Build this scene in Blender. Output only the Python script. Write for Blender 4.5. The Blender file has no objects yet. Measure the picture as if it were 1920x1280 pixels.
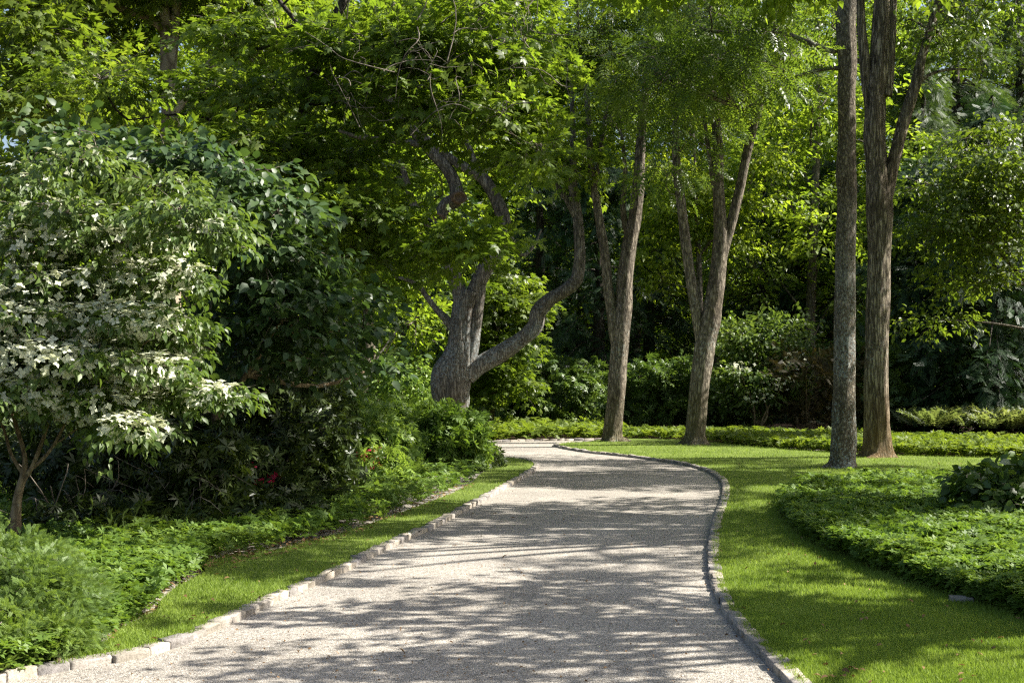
import bpy, math, random
import numpy as np
random.seed(7); RNG = np.random.default_rng(11)
sc = bpy.context.scene
COL = sc.collection
rad = math.radians

# ------------------------------------------------------------------ camera, world, sun, exposure
CAM_H = 1.6; FPX = 2667.0; HOR = 700.0
cd = bpy.data.cameras.new('camera'); cam = bpy.data.objects.new('camera', cd); COL.objects.link(cam)
cam.location = (0, 0, CAM_H); cam.rotation_euler = (rad(90), 0, 0)
cd.lens = 50; cd.sensor_width = 36; cd.shift_y = (HOR - 640) / 1920; cd.clip_end = 2000; cd.clip_start = 0.1
sc.camera = cam
SUN_EL = 43.0; SUN_AZ = 82.0        # azimuth clockwise from +Y (the view direction): from the right, a little behind the scene
w = bpy.data.worlds.new('World'); sc.world = w; w.use_nodes = True
nt = w.node_tree; bg = nt.nodes['Background']
sky = nt.nodes.new('ShaderNodeTexSky'); sky.sky_type = 'NISHITA'; sky.sun_disc = False
sky.sun_elevation = rad(SUN_EL); sky.sun_rotation = rad(SUN_AZ)
sky.dust_density = 3.0; sky.ozone_density = 0.6; sky.air_density = 0.9
nt.links.new(sky.outputs[0], bg.inputs[0]); bg.inputs[1].default_value = 0.075
ld = bpy.data.lights.new('sun', 'SUN'); ld.energy = 5.0; ld.angle = rad(0.5); ld.color = (1.0, 0.95, 0.88)
sun = bpy.data.objects.new('sun', ld); COL.objects.link(sun)
sun.rotation_euler = (rad(90 - SUN_EL), 0, rad(180 - SUN_AZ)); sun.location = (20, 8, 30)
sc.view_settings.view_transform = 'Standard'; sc.view_settings.look = 'None'
sc.view_settings.gamma = 1; sc.view_settings.exposure = 1.5
cy = sc.cycles
cy.max_bounces = 6; cy.diffuse_bounces = 4; cy.glossy_bounces = 2; cy.transmission_bounces = 4; cy.transparent_max_bounces = 4
cy.caustics_reflective = False; cy.caustics_refractive = False; cy.sample_clamp_indirect = 4.0
cy.use_adaptive_sampling = False; cy.use_denoising = False; cy.pixel_filter_type = 'BLACKMAN_HARRIS'; cy.filter_width = 1.3

# ------------------------------------------------------------------ helpers
def P(px, py, d): return np.array([(px - 960) / FPX * d, d, CAM_H - (py - HOR) / FPX * d])
def G(px, py, z=0.0):
    d = FPX * (CAM_H - z) / (py - HOR); return np.array([(px - 960) / FPX * d, d, z])
def U(a, b, n=None): return RNG.uniform(a, b, n)
def nz(v): return v / np.maximum(np.linalg.norm(v, axis=-1, keepdims=True), 1e-9)

def link(name, me, mat=None, parent=None, base=None):
    o = bpy.data.objects.new(name, me); COL.objects.link(o)
    if mat is not None: me.materials.append(mat)
    if parent is not None: o.parent = parent
    elif base is not None: o.location = base
    return o
def mk(name, V, F, mat=None, parent=None, base=(0, 0, 0), smooth=False):
    """V (n,3) world coords, F (m,k) faces all with k corners"""
    V = np.asarray(V, np.float32) - np.asarray(base, np.float32); F = np.asarray(F, np.int32)
    me = bpy.data.meshes.new(name); m, k = F.shape
    me.vertices.add(len(V)); me.vertices.foreach_set('co', V.ravel())
    me.loops.add(m * k); me.loops.foreach_set('vertex_index', F.ravel())
    me.polygons.add(m); me.polygons.foreach_set('loop_start', np.arange(0, m * k, k, dtype=np.int32))
    if smooth: me.polygons.foreach_set('use_smooth', np.ones(m, bool))
    me.update(calc_edges=True)
    return link(name, me, mat, parent, base)
def thing(name, label, cat, base, group=None):
    o = bpy.data.objects.new(name, None); COL.objects.link(o); o.location = [float(c) for c in base]
    o.empty_display_size = 0.3
    o['label'] = label; o['category'] = cat
    if group: o['group'] = group
    return o
def tag(o, label, cat=None, kind=None, group=None):
    o['label'] = label
    if cat: o['category'] = cat
    if kind: o['kind'] = kind
    if group: o['group'] = group
    return o
class Acc:
    def __init__(s): s.v = []; s.f = []; s.n = 0
    def add(s, V, F):
        if len(V) == 0: return
        s.v.append(np.asarray(V, float)); s.f.append(np.asarray(F, np.int64) + s.n); s.n += len(V)
    def mk(s, name, mat, parent=None, base=(0, 0, 0), smooth=False):
        return mk(name, np.concatenate(s.v), np.concatenate(s.f), mat, parent, base, smooth)

def snoise(p, s=1.0, seed=0):
    """cheap smooth noise, p (...,3), about -1..1"""
    r = np.random.default_rng(900 + seed); out = 0
    for i in range(6):
        k = r.normal(size=3); k = k / np.linalg.norm(k) * s * (1.0 + 0.6 * i); ph = r.uniform(0, 6.28)
        out = out + np.sin(p @ k * 2.2 + ph + 1.3 * np.sin(p @ np.roll(k, 1) * 1.1 + ph)) / (1 + 0.35 * i)
    return out / 2.6

# ---- leaf templates: unit length along +x, normal +z
def rhomb(l=1.0, w=0.5, ang=0.0, o=(0, 0, 0), fold=0.08, droop=0.0, mid=0.45):
    c, s = math.cos(ang), math.sin(ang)
    pts = [(0, 0, 0), (l * mid, -w / 2, fold), (l, 0, -droop), (l * mid, w / 2, fold)]
    return [(o[0] + c * x - s * y, o[1] + s * x + c * y, o[2] + z) for x, y, z in pts]
def T_quads(lists):
    V = []; F = []
    for q in lists:
        n = len(V); V += q; F.append((n, n + 1, n + 2, n + 3))
    return np.array(V, float), np.array(F)
T_RH = T_quads([rhomb(1, .5)])
T_LONG = T_quads([rhomb(1, .30, fold=.05, droop=.12)])
def ovate(w=.56, droop=.28, fold=.10):
    V = [(0, 0, 0), (.26, -w * .46, fold * .8), (.62, -w * .40, fold * .4), (1, 0, -droop), (.62, w * .40, fold * .4), (.26, w * .46, fold * .8), (.42, 0, -.02)]
    F = [(0, 1, 2, 6), (6, 2, 3, 4), (0, 6, 4, 5)]
    return np.array(V, float), np.array(F)
T_OV = ovate()
T_OVR = ovate(.72, .18, .08)
T_MAPLE = T_quads([rhomb(1, .42, 0, fold=.02, droop=.1, mid=.5), rhomb(.82, .36, .75, fold=-.02, droop=.14, mid=.5), rhomb(.82, .36, -.75, fold=-.02, droop=.14, mid=.5),
                   rhomb(.46, .26, 1.75, fold=0, droop=.05), rhomb(.46, .26, -1.75, fold=0, droop=.05)])
def pinnate(n=6, w=.095, L=.30, sw=1.05, droop=.25):
    q = []
    for i in range(n):
        t = .12 + .78 * i / (n - 1); s = math.sin(math.pi * (.18 + .72 * t)) * L
        z = -droop * t * t
        q.append(rhomb(s, w, sw - .25 * t, (t, 0, z), fold=-.01, droop=.05)); q.append(rhomb(s, w, -(sw - .25 * t), (t, 0, z), fold=-.01, droop=.05))
    q.append(rhomb(L * .8, w, 0, (.88, 0, -droop * .85), droop=.05))
    return T_quads(q)
T_PIN = pinnate()
T_FERN = pinnate(9, .085, .22, 1.25, .38)
def needles(n=9, L=.32, w=.055):
    q = [rhomb(1, .035, 0)]
    for i in range(n):
        t = i / n; q.append(rhomb(L * (1 - .35 * t), w, .85, (t, 0, 0), fold=0)); q.append(rhomb(L * (1 - .35 * t), w, -.85, (t, 0, 0), fold=0))
    return T_quads(q)
T_NEED = needles()
T_YEW = needles(8, .34, .085)
def whorl(n=7, w=.30, L=1.0, rise=.25, droop=.12, seed=1):
    r = random.Random(seed); q = []
    for i in range(n):
        a = 6.283 * i / n + r.uniform(-.25, .25); l = L * r.uniform(.75, 1.0); e = rise + r.uniform(-.15, .2)
        c, s = math.cos(a), math.sin(a)
        pts = [(0, 0, 0), (l * .55, -w * l / 2, e * .5 * l), (l, 0, (e - droop) * l), (l * .55, w * l / 2, e * .5 * l)]
        q.append([(c * x - s * y, s * x + c * y, z) for x, y, z in pts])
    return T_quads(q)
T_RHO = whorl(8, .27, 1, -.1, .22, 3)
T_PACH = [whorl(7, .44, 1, .25, .2, 4), whorl(8, .40, 1, .12, .2, 5), whorl(6, .46, 1, .4, .25, 6)]
def bract():
    q = []
    for i in range(4): q.append(rhomb(.52, .40, 1.5708 * i, (0, 0, 0), fold=.03, droop=.02, mid=.5))
    return T_quads(q)
T_BR = bract()
T_BLADE = T_quads([rhomb(1, .12, 0, mid=.3, fold=0)])

def inst(T, pos, d, n, s):
    """place template T at pos with x axis d, z axis near n, size s"""
    V, F = T; d = nz(d); n = nz(n - (n * d).sum(-1, keepdims=True) * d); y = np.cross(n, d)
    W = (pos[:, None, :] + s[:, None, None] * (V[None, :, 0:1] * d[:, None, :] + V[None, :, 1:2] * y[:, None, :] + V[None, :, 2:3] * n[:, None, :]))
    N = len(pos); FF = (F[None] + (np.arange(N) * len(V))[:, None, None]).reshape(-1, 4)
    return W.reshape(-1, 3), FF

def in_ell(n, shell=0.55):
    v = RNG.normal(size=(n, 3)); v = nz(v); r = U(0, 1, n) ** (shell); return v * r[:, None]

def spray_leaves(cen, out, T, size, nleaf, L, tilt=.35, flat=.25, width=.6, rnd=.35, droop=.15):
    """flat twig fans: cen (S,3) root of each fan, out (S,3) direction of each fan"""
    S = len(cen); out = nz(out)
    up = np.array([0, 0, 1.0]) + RNG.normal(size=(S, 3)) * flat
    up = nz(up - (up * out).sum(-1, keepdims=True) * out); lat = np.cross(up, out)
    t = U(.05, 1, (S, nleaf)); v = U(-1, 1, (S, nleaf)) * width * (.35 + .65 * np.sin(t * 2.6))
    LL = U(.7, 1.3, (S, 1)) * L
    pos = cen[:, None] + (t * LL)[..., None] * out[:, None] + (v * LL)[..., None] * lat[:, None] - (droop * LL * (t ** 2 + v ** 2))[..., None] * np.array([0, 0, 1.0])
    pos = pos + RNG.normal(size=pos.shape) * .06 * L
    d = out[:, None] * (.7) + lat[:, None] * (np.sign(v) * (.35 + np.abs(v)))[..., None] + RNG.normal(size=pos.shape) * rnd
    d[..., 2] -= tilt
    n = up[:, None] + RNG.normal(size=pos.shape) * rnd
    s = size * U(.65, 1.2, (S, nleaf))
    return inst(T, pos.reshape(-1, 3), d.reshape(-1, 3), n.reshape(-1, 3), s.ravel())

def tubes(P0, P1, r0, r1, sag=0.0, seg=4, sides=3, wob=.06):
    """many thin branchlets at once"""
    P0 = np.asarray(P0, float); P1 = np.asarray(P1, float); N = len(P0); d = P1 - P0; Ln = np.linalg.norm(d, axis=1, keepdims=True); dn = d / np.maximum(Ln, 1e-6)
    a = np.cross(dn, np.array([.31, .87, .4])); a = nz(a); b = np.cross(dn, a)
    V = []; ts = np.linspace(0, 1, seg + 1); w1 = RNG.normal(size=(N, 3)) * wob * Ln
    for t in ts:
        c = P0 + d * t + w1 * math.sin(t * math.pi) + np.roll(w1, 1, 1) * math.sin(2 * t * math.pi) * .6; c[:, 2] += (sag * Ln[:, 0]) * math.sin(t * math.pi)
        r = (r0 * (1 - t) + r1 * t)
        r = np.broadcast_to(np.asarray(r, float), (N,))[:, None]
        for k in range(sides):
            an = 6.2832 * k / sides; V.append(c + r * (math.cos(an) * a + math.sin(an) * b))
    V = np.stack(V, 1); m = sides * (seg + 1); F = []
    for i in range(seg):
        for k in range(sides):
            k2 = (k + 1) % sides; F.append((i * sides + k, i * sides + k2, (i + 1) * sides + k2, (i + 1) * sides + k))
    F = np.array(F)[None] + (np.arange(N) * m)[:, None, None]
    return V.reshape(-1, 3), F.reshape(-1, 4)

def cat_spline(pts, n):
    pts = np.asarray(pts, float); q = np.vstack([2 * pts[0] - pts[1], pts, 2 * pts[-1] - pts[-2]]); out = []
    m = len(pts) - 1
    for u in np.linspace(0, m, n):
        i = min(int(u), m - 1); t = u - i; p0, p1, p2, p3 = q[i:i + 4]
        out.append(.5 * ((2 * p1) + (p2 - p0) * t + (2 * p0 - 5 * p1 + 4 * p2 - p3) * t * t + (3 * p1 - p0 - 3 * p2 + p3) * t ** 3))
    return np.array(out)
def limb(acc, pts, step=.12, sides=16, rough=.05, seed=0, flare=0.0, cap=True):
    """pts: list of (x,y,z,r) in metres -> one tapered swept tube with an uneven barky outline"""
    pts = np.array(pts, float); Ln = np.linalg.norm(np.diff(pts[:, :3], axis=0), axis=1).sum()
    n = max(4, int(Ln / step)); q = cat_spline(pts, n); c = q[:, :3]; r = np.maximum(q[:, 3], .004)
    tan = nz(np.gradient(c, axis=0)); ref = np.array([0., 1., 0.]) if abs(tan[0, 1]) < .8 else np.array([1., 0, 0])
    a = nz(ref - (tan @ ref)[:, None] * tan); b = np.cross(tan, a)
    th = np.linspace(0, 2 * math.pi, sides, endpoint=False); ct, st = np.cos(th), np.sin(th)
    ln = np.linspace(0, Ln, n)
    rr = r[:, None] * (1 + rough * np.sin(th[None] * 7 + 1.5 * np.sin(ln[:, None] * 1.3 + seed)) * .5
                       + rough * snoise(np.stack([ct[None] * 2.5 + 0 * ln[:, None], st[None] * 2.5 + 0 * ln[:, None], ln[:, None] * 1.1 + 0 * th[None]], -1), 1, seed) * 1.3)
    if flare > 0:
        h = np.clip(1 - ln / flare, 0, 1)[:, None] ** 2
        rr = rr * (1 + h * (.55 + .45 * np.sin(th[None] * 4 + seed) + .2 * np.sin(th[None] * 7 + 2 * seed)))
    V = c[:, None] + rr[..., None] * (ct[None, :, None] * a[:, None] + st[None, :, None] * b[:, None])
    V = V.reshape(-1, 3); F = []
    k = np.arange(sides); k2 = (k + 1) % sides
    for i in range(n - 1): F.append(np.stack([i * sides + k, i * sides + k2, (i + 1) * sides + k2, (i + 1) * sides + k], 1))
    F = np.concatenate(F)
    if cap:
        V = np.vstack([V, c[-1:]]); e = len(V) - 1; base = (n - 1) * sides
        F = np.vstack([F, np.array([(base + i, base + i + 1, base + (i + 2) % sides, e) for i in range(0, sides, 2)])])
    acc.add(V, F)
    return c
def pxlimb(acc, d, pts, **kw):
    """pts (px, py, width_px[, depth offset]) measured on the photo at distance d"""
    out = []
    for p in pts:
        dd = d + (p[3] if len(p) > 3 else 0); q = P(p[0], p[1], dd); out.append((q[0], q[1], q[2], p[2] * .9 / 2 / FPX * dd))
    return limb(acc, out, **kw)

# ------------------------------------------------------------------ materials
def newmat(name):
    m = bpy.data.materials.new(name); m.use_nodes = True; t = m.node_tree; t.nodes.clear()
    out = t.nodes.new('ShaderNodeOutputMaterial'); return m, t, out
def nd(t, typ, **kw):
    n = t.nodes.new(typ)
    for k, v in kw.items():
        if k.startswith('i_'): n.inputs[k[2:].replace('_', ' ')].default_value = v
        else: setattr(n, k, v)
    return n
def ramp(t, fac, stops):
    r = t.nodes.new('ShaderNodeValToRGB'); el = r.color_ramp.elements
    while len(el) < len(stops): el.new(.5)
    for e, (p, c) in zip(el, stops): e.position = p; e.color = (*c, 1)
    t.links.new(fac, r.inputs[0]); return r.outputs[0]
def leafmat(name, c1, c2, c3, trans=.4, tcol=(2.05, 2.0, 1.0), rough=.45, spec=.4, clump=.7, gain=1.3):
    """c1..c3 darkest to lightest leaf; colour varies leaf to leaf and branch to branch"""
    k = gain; c1, c2, c3 = [tuple(min(.85, v * k * w_) for v, w_ in zip(c, (1.0, 1.0, .95))) for c in (c1, c2, c3)]
    m, t, out = newmat(name); L = t.links.new
    g = nd(t, 'ShaderNodeNewGeometry'); tc = nd(t, 'ShaderNodeTexCoord')
    no = nd(t, 'ShaderNodeTexNoise', i_Scale=clump, i_Detail=2.0); L(tc.outputs['Object'], no.inputs['Vector'])
    mx = nd(t, 'ShaderNodeMath', operation='MULTIPLY_ADD'); mx.inputs[1].default_value = .45; L(g.outputs['Random Per Island'], mx.inputs[0])
    m2 = nd(t, 'ShaderNodeMath', operation='MULTIPLY_ADD'); m2.inputs[1].default_value = 1.1; m2.inputs[2].default_value = -.28; L(no.outputs[0], m2.inputs[0]); L(m2.outputs[0], mx.inputs[2])
    col = ramp(t, mx.outputs[0], [(0, c1), (.5, c2), (1, c3)])
    pb = nd(t, 'ShaderNodeBsdfPrincipled'); pb.inputs['Roughness'].default_value = rough; pb.inputs['Specular IOR Level'].default_value = spec; L(col, pb.inputs['Base Color'])
    tr = nd(t, 'ShaderNodeBsdfTranslucent'); mc = nd(t, 'ShaderNodeMix', data_type='RGBA', blend_type='MULTIPLY'); mc.inputs[0].default_value = 1
    L(col, mc.inputs[6]); mc.inputs[7].default_value = (*tcol, 1); L(mc.outputs[2], tr.inputs[0])
    mix = nd(t, 'ShaderNodeMixShader'); mix.inputs[0].default_value = trans; L(pb.outputs[0], mix.inputs[1]); L(tr.outputs[0], mix.inputs[2]); L(mix.outputs[0], out.inputs[0])
    return m
def barkmat(name, dark, mid, light, lichen=.0, lcol=(.42, .46, .42), zs=.25, scale=9, moss=0.0, bump=.05, ls=13.0, mcol=(.12, .10, .025)):
    m, t, out = newmat(name); L = t.links.new
    tc = nd(t, 'ShaderNodeTexCoord'); mp = nd(t, 'ShaderNodeMapping'); mp.inputs['Scale'].default_value = (1, 1, zs); L(tc.outputs['Object'], mp.inputs[0])
    n1 = nd(t, 'ShaderNodeTexNoise', i_Scale=scale, i_Detail=6.0, i_Roughness=.65, i_Distortion=.6); L(mp.outputs[0], n1.inputs['Vector'])
    vo = nd(t, 'ShaderNodeTexVoronoi', feature='DISTANCE_TO_EDGE', i_Scale=scale * 1.5); 
    dm = nd(t, 'ShaderNodeMix', data_type='RGBA', blend_type='ADD'); dm.inputs[0].default_value = .12; L(mp.outputs[0], dm.inputs[6]); L(n1.outputs['Color'], dm.inputs[7]); L(dm.outputs[2], vo.inputs['Vector'])
    mn = nd(t, 'ShaderNodeMath', operation='MINIMUM'); mn.inputs[1].default_value = .22; L(vo.outputs[0], mn.inputs[0])
    ad = nd(t, 'ShaderNodeMath', operation='MULTIPLY_ADD'); ad.inputs[1].default_value = 1.9; L(mn.outputs[0], ad.inputs[0]); L(n1.outputs[0], ad.inputs[2])
    sb = nd(t, 'ShaderNodeMath', operation='SUBTRACT'); sb.inputs[1].default_value = .18; L(ad.outputs[0], sb.inputs[0])
    col = ramp(t, sb.outputs[0], [(.18, dark), (.45, mid), (.85, light)])
    n2 = nd(t, 'ShaderNodeTexNoise', i_Scale=1.4, i_Detail=3.0); L(tc.outputs['Object'], n2.inputs['Vector'])
    big = nd(t, 'ShaderNodeMix', data_type='RGBA', blend_type='MULTIPLY'); big.inputs[0].default_value = .7; L(col, big.inputs[6])
    L(ramp(t, n2.outputs[0], [(.3, (.55, .50, .43)), (.5, (.95, .95, .93)), (.7, (1.3, 1.3, 1.27))]), big.inputs[7]); cur = big.outputs[2]
    if lichen > 0:
        n3 = nd(t, 'ShaderNodeTexNoise', i_Scale=ls, i_Detail=5.0, i_Roughness=.7); L(tc.outputs['Object'], n3.inputs['Vector'])
        n4 = nd(t, 'ShaderNodeTexNoise', i_Scale=1.1, i_Detail=2.0); L(tc.outputs['Object'], n4.inputs['Vector'])
        s = nd(t, 'ShaderNodeMath', operation='MULTIPLY_ADD'); s.inputs[1].default_value = .55; L(n4.outputs[0], s.inputs[0]); L(n3.outputs[0], s.inputs[2])
        th = .99 - .16 * lichen; f = ramp(t, s.outputs[0], [(th - .05, (0, 0, 0)), (th, (1, 1, 1))])
        sz = nd(t, 'ShaderNodeSeparateXYZ'); L(tc.outputs['Object'], sz.inputs[0])
        hz = nd(t, 'ShaderNodeMapRange'); hz.inputs[1].default_value = .4; hz.inputs[2].default_value = 4.5; hz.inputs[3].default_value = 1.0; hz.inputs[4].default_value = .12; L(sz.outputs[2], hz.inputs[0])
        fm = nd(t, 'ShaderNodeMath', operation='MULTIPLY'); L(f, fm.inputs[0]); L(hz.outputs[0], fm.inputs[1])
        lm = nd(t, 'ShaderNodeMix', data_type='RGBA'); L(fm.outputs[0], lm.inputs[0]); L(cur, lm.inputs[6]); lm.inputs[7].default_value = (*lcol, 1); cur = lm.outputs[2]
    if moss > 0:
        sx = nd(t, 'ShaderNodeSeparateXYZ'); L(tc.outputs['Object'], sx.inputs[0])
        mr = nd(t, 'ShaderNodeMapRange'); mr.inputs[1].default_value = .0; mr.inputs[2].default_value = 1.5; mr.inputs[3].default_value = moss; mr.inputs[4].default_value = 0; L(sx.outputs[2], mr.inputs[0])
        ms = nd(t, 'ShaderNodeMix', data_type='RGBA'); L(mr.outputs[0], ms.inputs[0]); L(cur, ms.inputs[6]); ms.inputs[7].default_value = (*mcol, 1); cur = ms.outputs[2]
    pb = nd(t, 'ShaderNodeBsdfPrincipled'); pb.inputs['Roughness'].default_value = .9; pb.inputs['Specular IOR Level'].default_value = .2; L(cur, pb.inputs['Base Color'])
    bp = nd(t, 'ShaderNodeBump', i_Strength=1.0, i_Distance=bump); L(ad.outputs[0], bp.inputs['Height']); L(bp.outputs[0], pb.inputs['Normal']); L(pb.outputs[0], out.inputs[0])
    return m
def groundmat(name, kind):
    m, t, out = newmat(name); L = t.links.new
    tc = nd(t, 'ShaderNodeTexCoord'); O = tc.outputs['Object']
    pb = nd(t, 'ShaderNodeBsdfPrincipled'); pb.inputs['Roughness'].default_value = .92; pb.inputs['Specular IOR Level'].default_value = .15; L(pb.outputs[0], out.inputs[0])
    if kind == 'gravel':
        v = nd(t, 'ShaderNodeTexVoronoi', i_Scale=105.0); L(O, v.inputs['Vector'])
        sp = nd(t, 'ShaderNodeSeparateColor'); L(v.outputs['Color'], sp.inputs[0])
        c = ramp(t, sp.outputs[0], [(0, (.12, .11, .10)), (.18, (.28, .265, .24)), (.5, (.385, .365, .33)), (.85, (.48, .46, .425)), (1, (.62, .60, .575))])
        ed = ramp(t, v.outputs['Distance'], [(.35, (1, 1, 1)), (.75, (.42, .38, .34))])
        mm = nd(t, 'ShaderNodeMix', data_type='RGBA', blend_type='MULTIPLY'); mm.inputs[0].default_value = .5; L(c, mm.inputs[6]); L(ed, mm.inputs[7])
        n = nd(t, 'ShaderNodeTexNoise', i_Scale=1.6, i_Detail=5.0, i_Roughness=.65); L(O, n.inputs['Vector'])
        m2 = nd(t, 'ShaderNodeMix', data_type='RGBA', blend_type='MULTIPLY'); m2.inputs[0].default_value = 1; L(mm.outputs[2], m2.inputs[6]); L(ramp(t, n.outputs[0], [(.3, (.84, .83, .82)), (.7, (1.1, 1.08, 1.03))]), m2.inputs[7])
        nt_ = nd(t, 'ShaderNodeTexNoise', i_Scale=.55, i_Detail=3.0); L(O, nt_.inputs['Vector'])
        m3 = nd(t, 'ShaderNodeMix', data_type='RGBA', blend_type='MULTIPLY'); m3.inputs[0].default_value = 1; L(m2.outputs[2], m3.inputs[6]); L(ramp(t, nt_.outputs[0], [(.35, (.84, .825, .79)), (.65, (1.06, 1.045, 1.01))]), m3.inputs[7])
        L(m3.outputs[2], pb.inputs['Base Color'])
        bp = nd(t, 'ShaderNodeBump', i_Strength=.9, i_Distance=.006); bp.invert = True; L(v.outputs['Distance'], bp.inputs['Height']); L(bp.outputs[0], pb.inputs['Normal'])
    elif kind == 'lawn':
        n = nd(t, 'ShaderNodeTexNoise', i_Scale=1.0, i_Detail=6.0, i_Roughness=.7); L(O, n.inputs['Vector'])
        n2 = nd(t, 'ShaderNodeTexNoise', i_Scale=70.0, i_Detail=3.0); L(O, n2.inputs['Vector'])
        a = nd(t, 'ShaderNodeMath', operation='MULTIPLY_ADD'); a.inputs[1].default_value = .6; L(n2.outputs[0], a.inputs[0]); L(n.outputs[0], a.inputs[2])
        s = nd(t, 'ShaderNodeMath', operation='SUBTRACT'); s.inputs[1].default_value = .3; L(a.outputs[0], s.inputs[0])
        L(ramp(t, s.outputs[0], [(.2, (.07, .11, .02)), (.5, (.14, .195, .035)), (.8, (.23, .285, .07))]), pb.inputs['Base Color'])
        bp = nd(t, 'ShaderNodeBump', i_Strength=1, i_Distance=.03); L(n2.outputs[0], bp.inputs['Height']); L(bp.outputs[0], pb.inputs['Normal'])
    elif kind == 'soil':
        n = nd(t, 'ShaderNodeTexNoise', i_Scale=9.0, i_Detail=8.0, i_Roughness=.75); L(O, n.inputs['Vector'])
        L(ramp(t, n.outputs[0], [(.3, (.018, .012, .008)), (.55, (.055, .035, .022)), (.75, (.13, .085, .05))]), pb.inputs['Base Color'])
        bp = nd(t, 'ShaderNodeBump', i_Strength=1, i_Distance=.04); L(n.outputs[0], bp.inputs['Height']); L(bp.outputs[0], pb.inputs['Normal'])
    elif kind == 'granite':
        g = nd(t, 'ShaderNodeNewGeometry')
        n = nd(t, 'ShaderNodeTexNoise', i_Scale=60.0, i_Detail=6.0, i_Roughness=.8); L(O, n.inputs['Vector'])
        n2 = nd(t, 'ShaderNodeTexNoise', i_Scale=5.0, i_Detail=4.0); L(O, n2.inputs['Vector'])
        c = ramp(t, n.outputs[0], [(.3, (.18, .165, .15)), (.5, (.38, .355, .32)), (.7, (.55, .525, .49))])
        mm = nd(t, 'ShaderNodeMix', data_type='RGBA', blend_type='MULTIPLY'); mm.inputs[0].default_value = 1; L(c, mm.inputs[6]); L(ramp(t, g.outputs['Random Per Island'], [(0, (.62, .62, .66)), (.5, (.92, .88, .82)), (1, (1.2, 1.12, 1.0))]), mm.inputs[7])
        m2 = nd(t, 'ShaderNodeMix', data_type='RGBA', blend_type='MULTIPLY'); m2.inputs[0].default_value = 1; L(mm.outputs[2], m2.inputs[6]); L(ramp(t, n2.outputs[0], [(.35, (.7, .7, .66)), (.6, (1.05, 1.05, 1.05))]), m2.inputs[7])
        L(m2.outputs[2], pb.inputs['Base Color'])
        bp = nd(t, 'ShaderNodeBump', i_Strength=.8, i_Distance=.01); L(n.outputs[0], bp.inputs['Height']); L(bp.outputs[0], pb.inputs['Normal'])
    return m
M = {}
M['gravel'] = groundmat('gravel', 'gravel'); M['lawn'] = groundmat('lawn_green', 'lawn'); M['soil'] = groundmat('soil', 'soil'); M['granite'] = groundmat('granite', 'granite')
M['grass'] = leafmat('grass_blade', (.095, .155, .022), (.18, .26, .038), (.30, .38, .09), .38, (1.4, 1.4, .9), .6, .2, 1.2, gain=1.0)
M['maple'] = leafmat('maple_leaf', (.04, .07, .009), (.08, .125, .014), (.145, .185, .024), .5, gain=1.3)
M['sycamore'] = leafmat('sycamore_leaf', (.04, .068, .009), (.08, .12, .014), (.14, .18, .028), .45, gain=1.15)
M['ash'] = leafmat('pinnate_leaf', (.032, .06, .010), (.065, .105, .015), (.12, .16, .026), .45, rough=.4)
M['dogwood'] = leafmat('dogwood_leaf', (.035, .066, .016), (.066, .105, .024), (.12, .16, .04), .32, rough=.45, spec=.35)
M['dark_dogwood'] = leafmat('dark_dogwood_leaf', (.02, .045, .016), (.038, .07, .022), (.07, .11, .03), .3, rough=.45, spec=.35)
M['rhodo'] = leafmat('rhododendron_leaf', (.018, .032, .008), (.034, .054, .012), (.06, .082, .018), .15, rough=.42, spec=.35, gain=1.15)
M['bright_shrub'] = leafmat('bright_shrub_leaf', (.045, .08, .018), (.085, .13, .03), (.14, .19, .05), .3, rough=.42, spec=.4, gain=1.9)
M['hemlock'] = leafmat('hemlock_needle', (.010, .026, .010), (.018, .042, .014), (.035, .065, .018), .15, rough=.5, gain=1.7)
M['larch'] = leafmat('hanging_conifer_needle', (.03, .055, .018), (.05, .085, .025), (.09, .12, .04), .3, rough=.5)
M['yew'] = leafmat('yew_needle', (.04, .07, .018), (.08, .125, .03), (.15, .20, .055), .3, rough=.5, spec=.3, gain=1.5)
M['pach'] = leafmat('pachysandra_leaf', (.04, .078, .014), (.075, .125, .022), (.13, .18, .038), .3, rough=.55, spec=.25, clump=1.6, gain=1.45)
M['pach_bright'] = leafmat('bright_ground_cover_leaf', (.08, .13, .018), (.14, .20, .028), (.21, .27, .045), .35, rough=.55, spec=.25, clump=.8, gain=.88)
M['beech'] = leafmat('beech_leaf', (.055, .085, .009), (.105, .145, .015), (.18, .22, .03), .5, gain=1.6)
M['back'] = leafmat('background_leaf', (.04, .068, .009), (.08, .12, .014), (.15, .19, .028), .5, clump=.35, gain=1.75)
M['fern'] = leafmat('fern_frond', (.05, .075, .03), (.085, .11, .045), (.15, .16, .08), .4, rough=.6)
M['hosta'] = leafmat('hosta_leaf', (.03, .06, .014), (.055, .095, .02), (.10, .14, .035), .25, rough=.35)
M['hosta_pale'] = leafmat('pale_hosta_leaf', (.16, .20, .12), (.24, .28, .18), (.34, .38, .26), .2, rough=.3, gain=1.0)
M['flower'] = leafmat('white_bract', (.56, .60, .44), (.68, .70, .54), (.80, .81, .68), .3, (1, 1, .8), .5, .3, gain=1.0)
M['red'] = leafmat('red_petal', (.28, .01, .03), (.42, .015, .06), (.55, .05, .11), .2, (1.2, 1, 1), .5, .3, gain=1.0)
M['dry'] = leafmat('dry_leaf', (.10, .05, .02), (.22, .13, .06), (.38, .27, .15), .2, (1, .9, .7), .7, .2, 4, gain=1.0)
M['rust'] = leafmat('rusty_leaf', (.05, .045, .012), (.075, .062, .018), (.11, .09, .03), .3, (1, .9, .6), .5, .3, gain=.8)
M['pale_stone'] = M['granite']
M['bark_old'] = barkmat('old_maple_bark', (.035, .03, .024), (.135, .118, .095), (.27, .245, .205), .85, (.34, .38, .37), .16, 13, .3, .05, 20)
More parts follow.
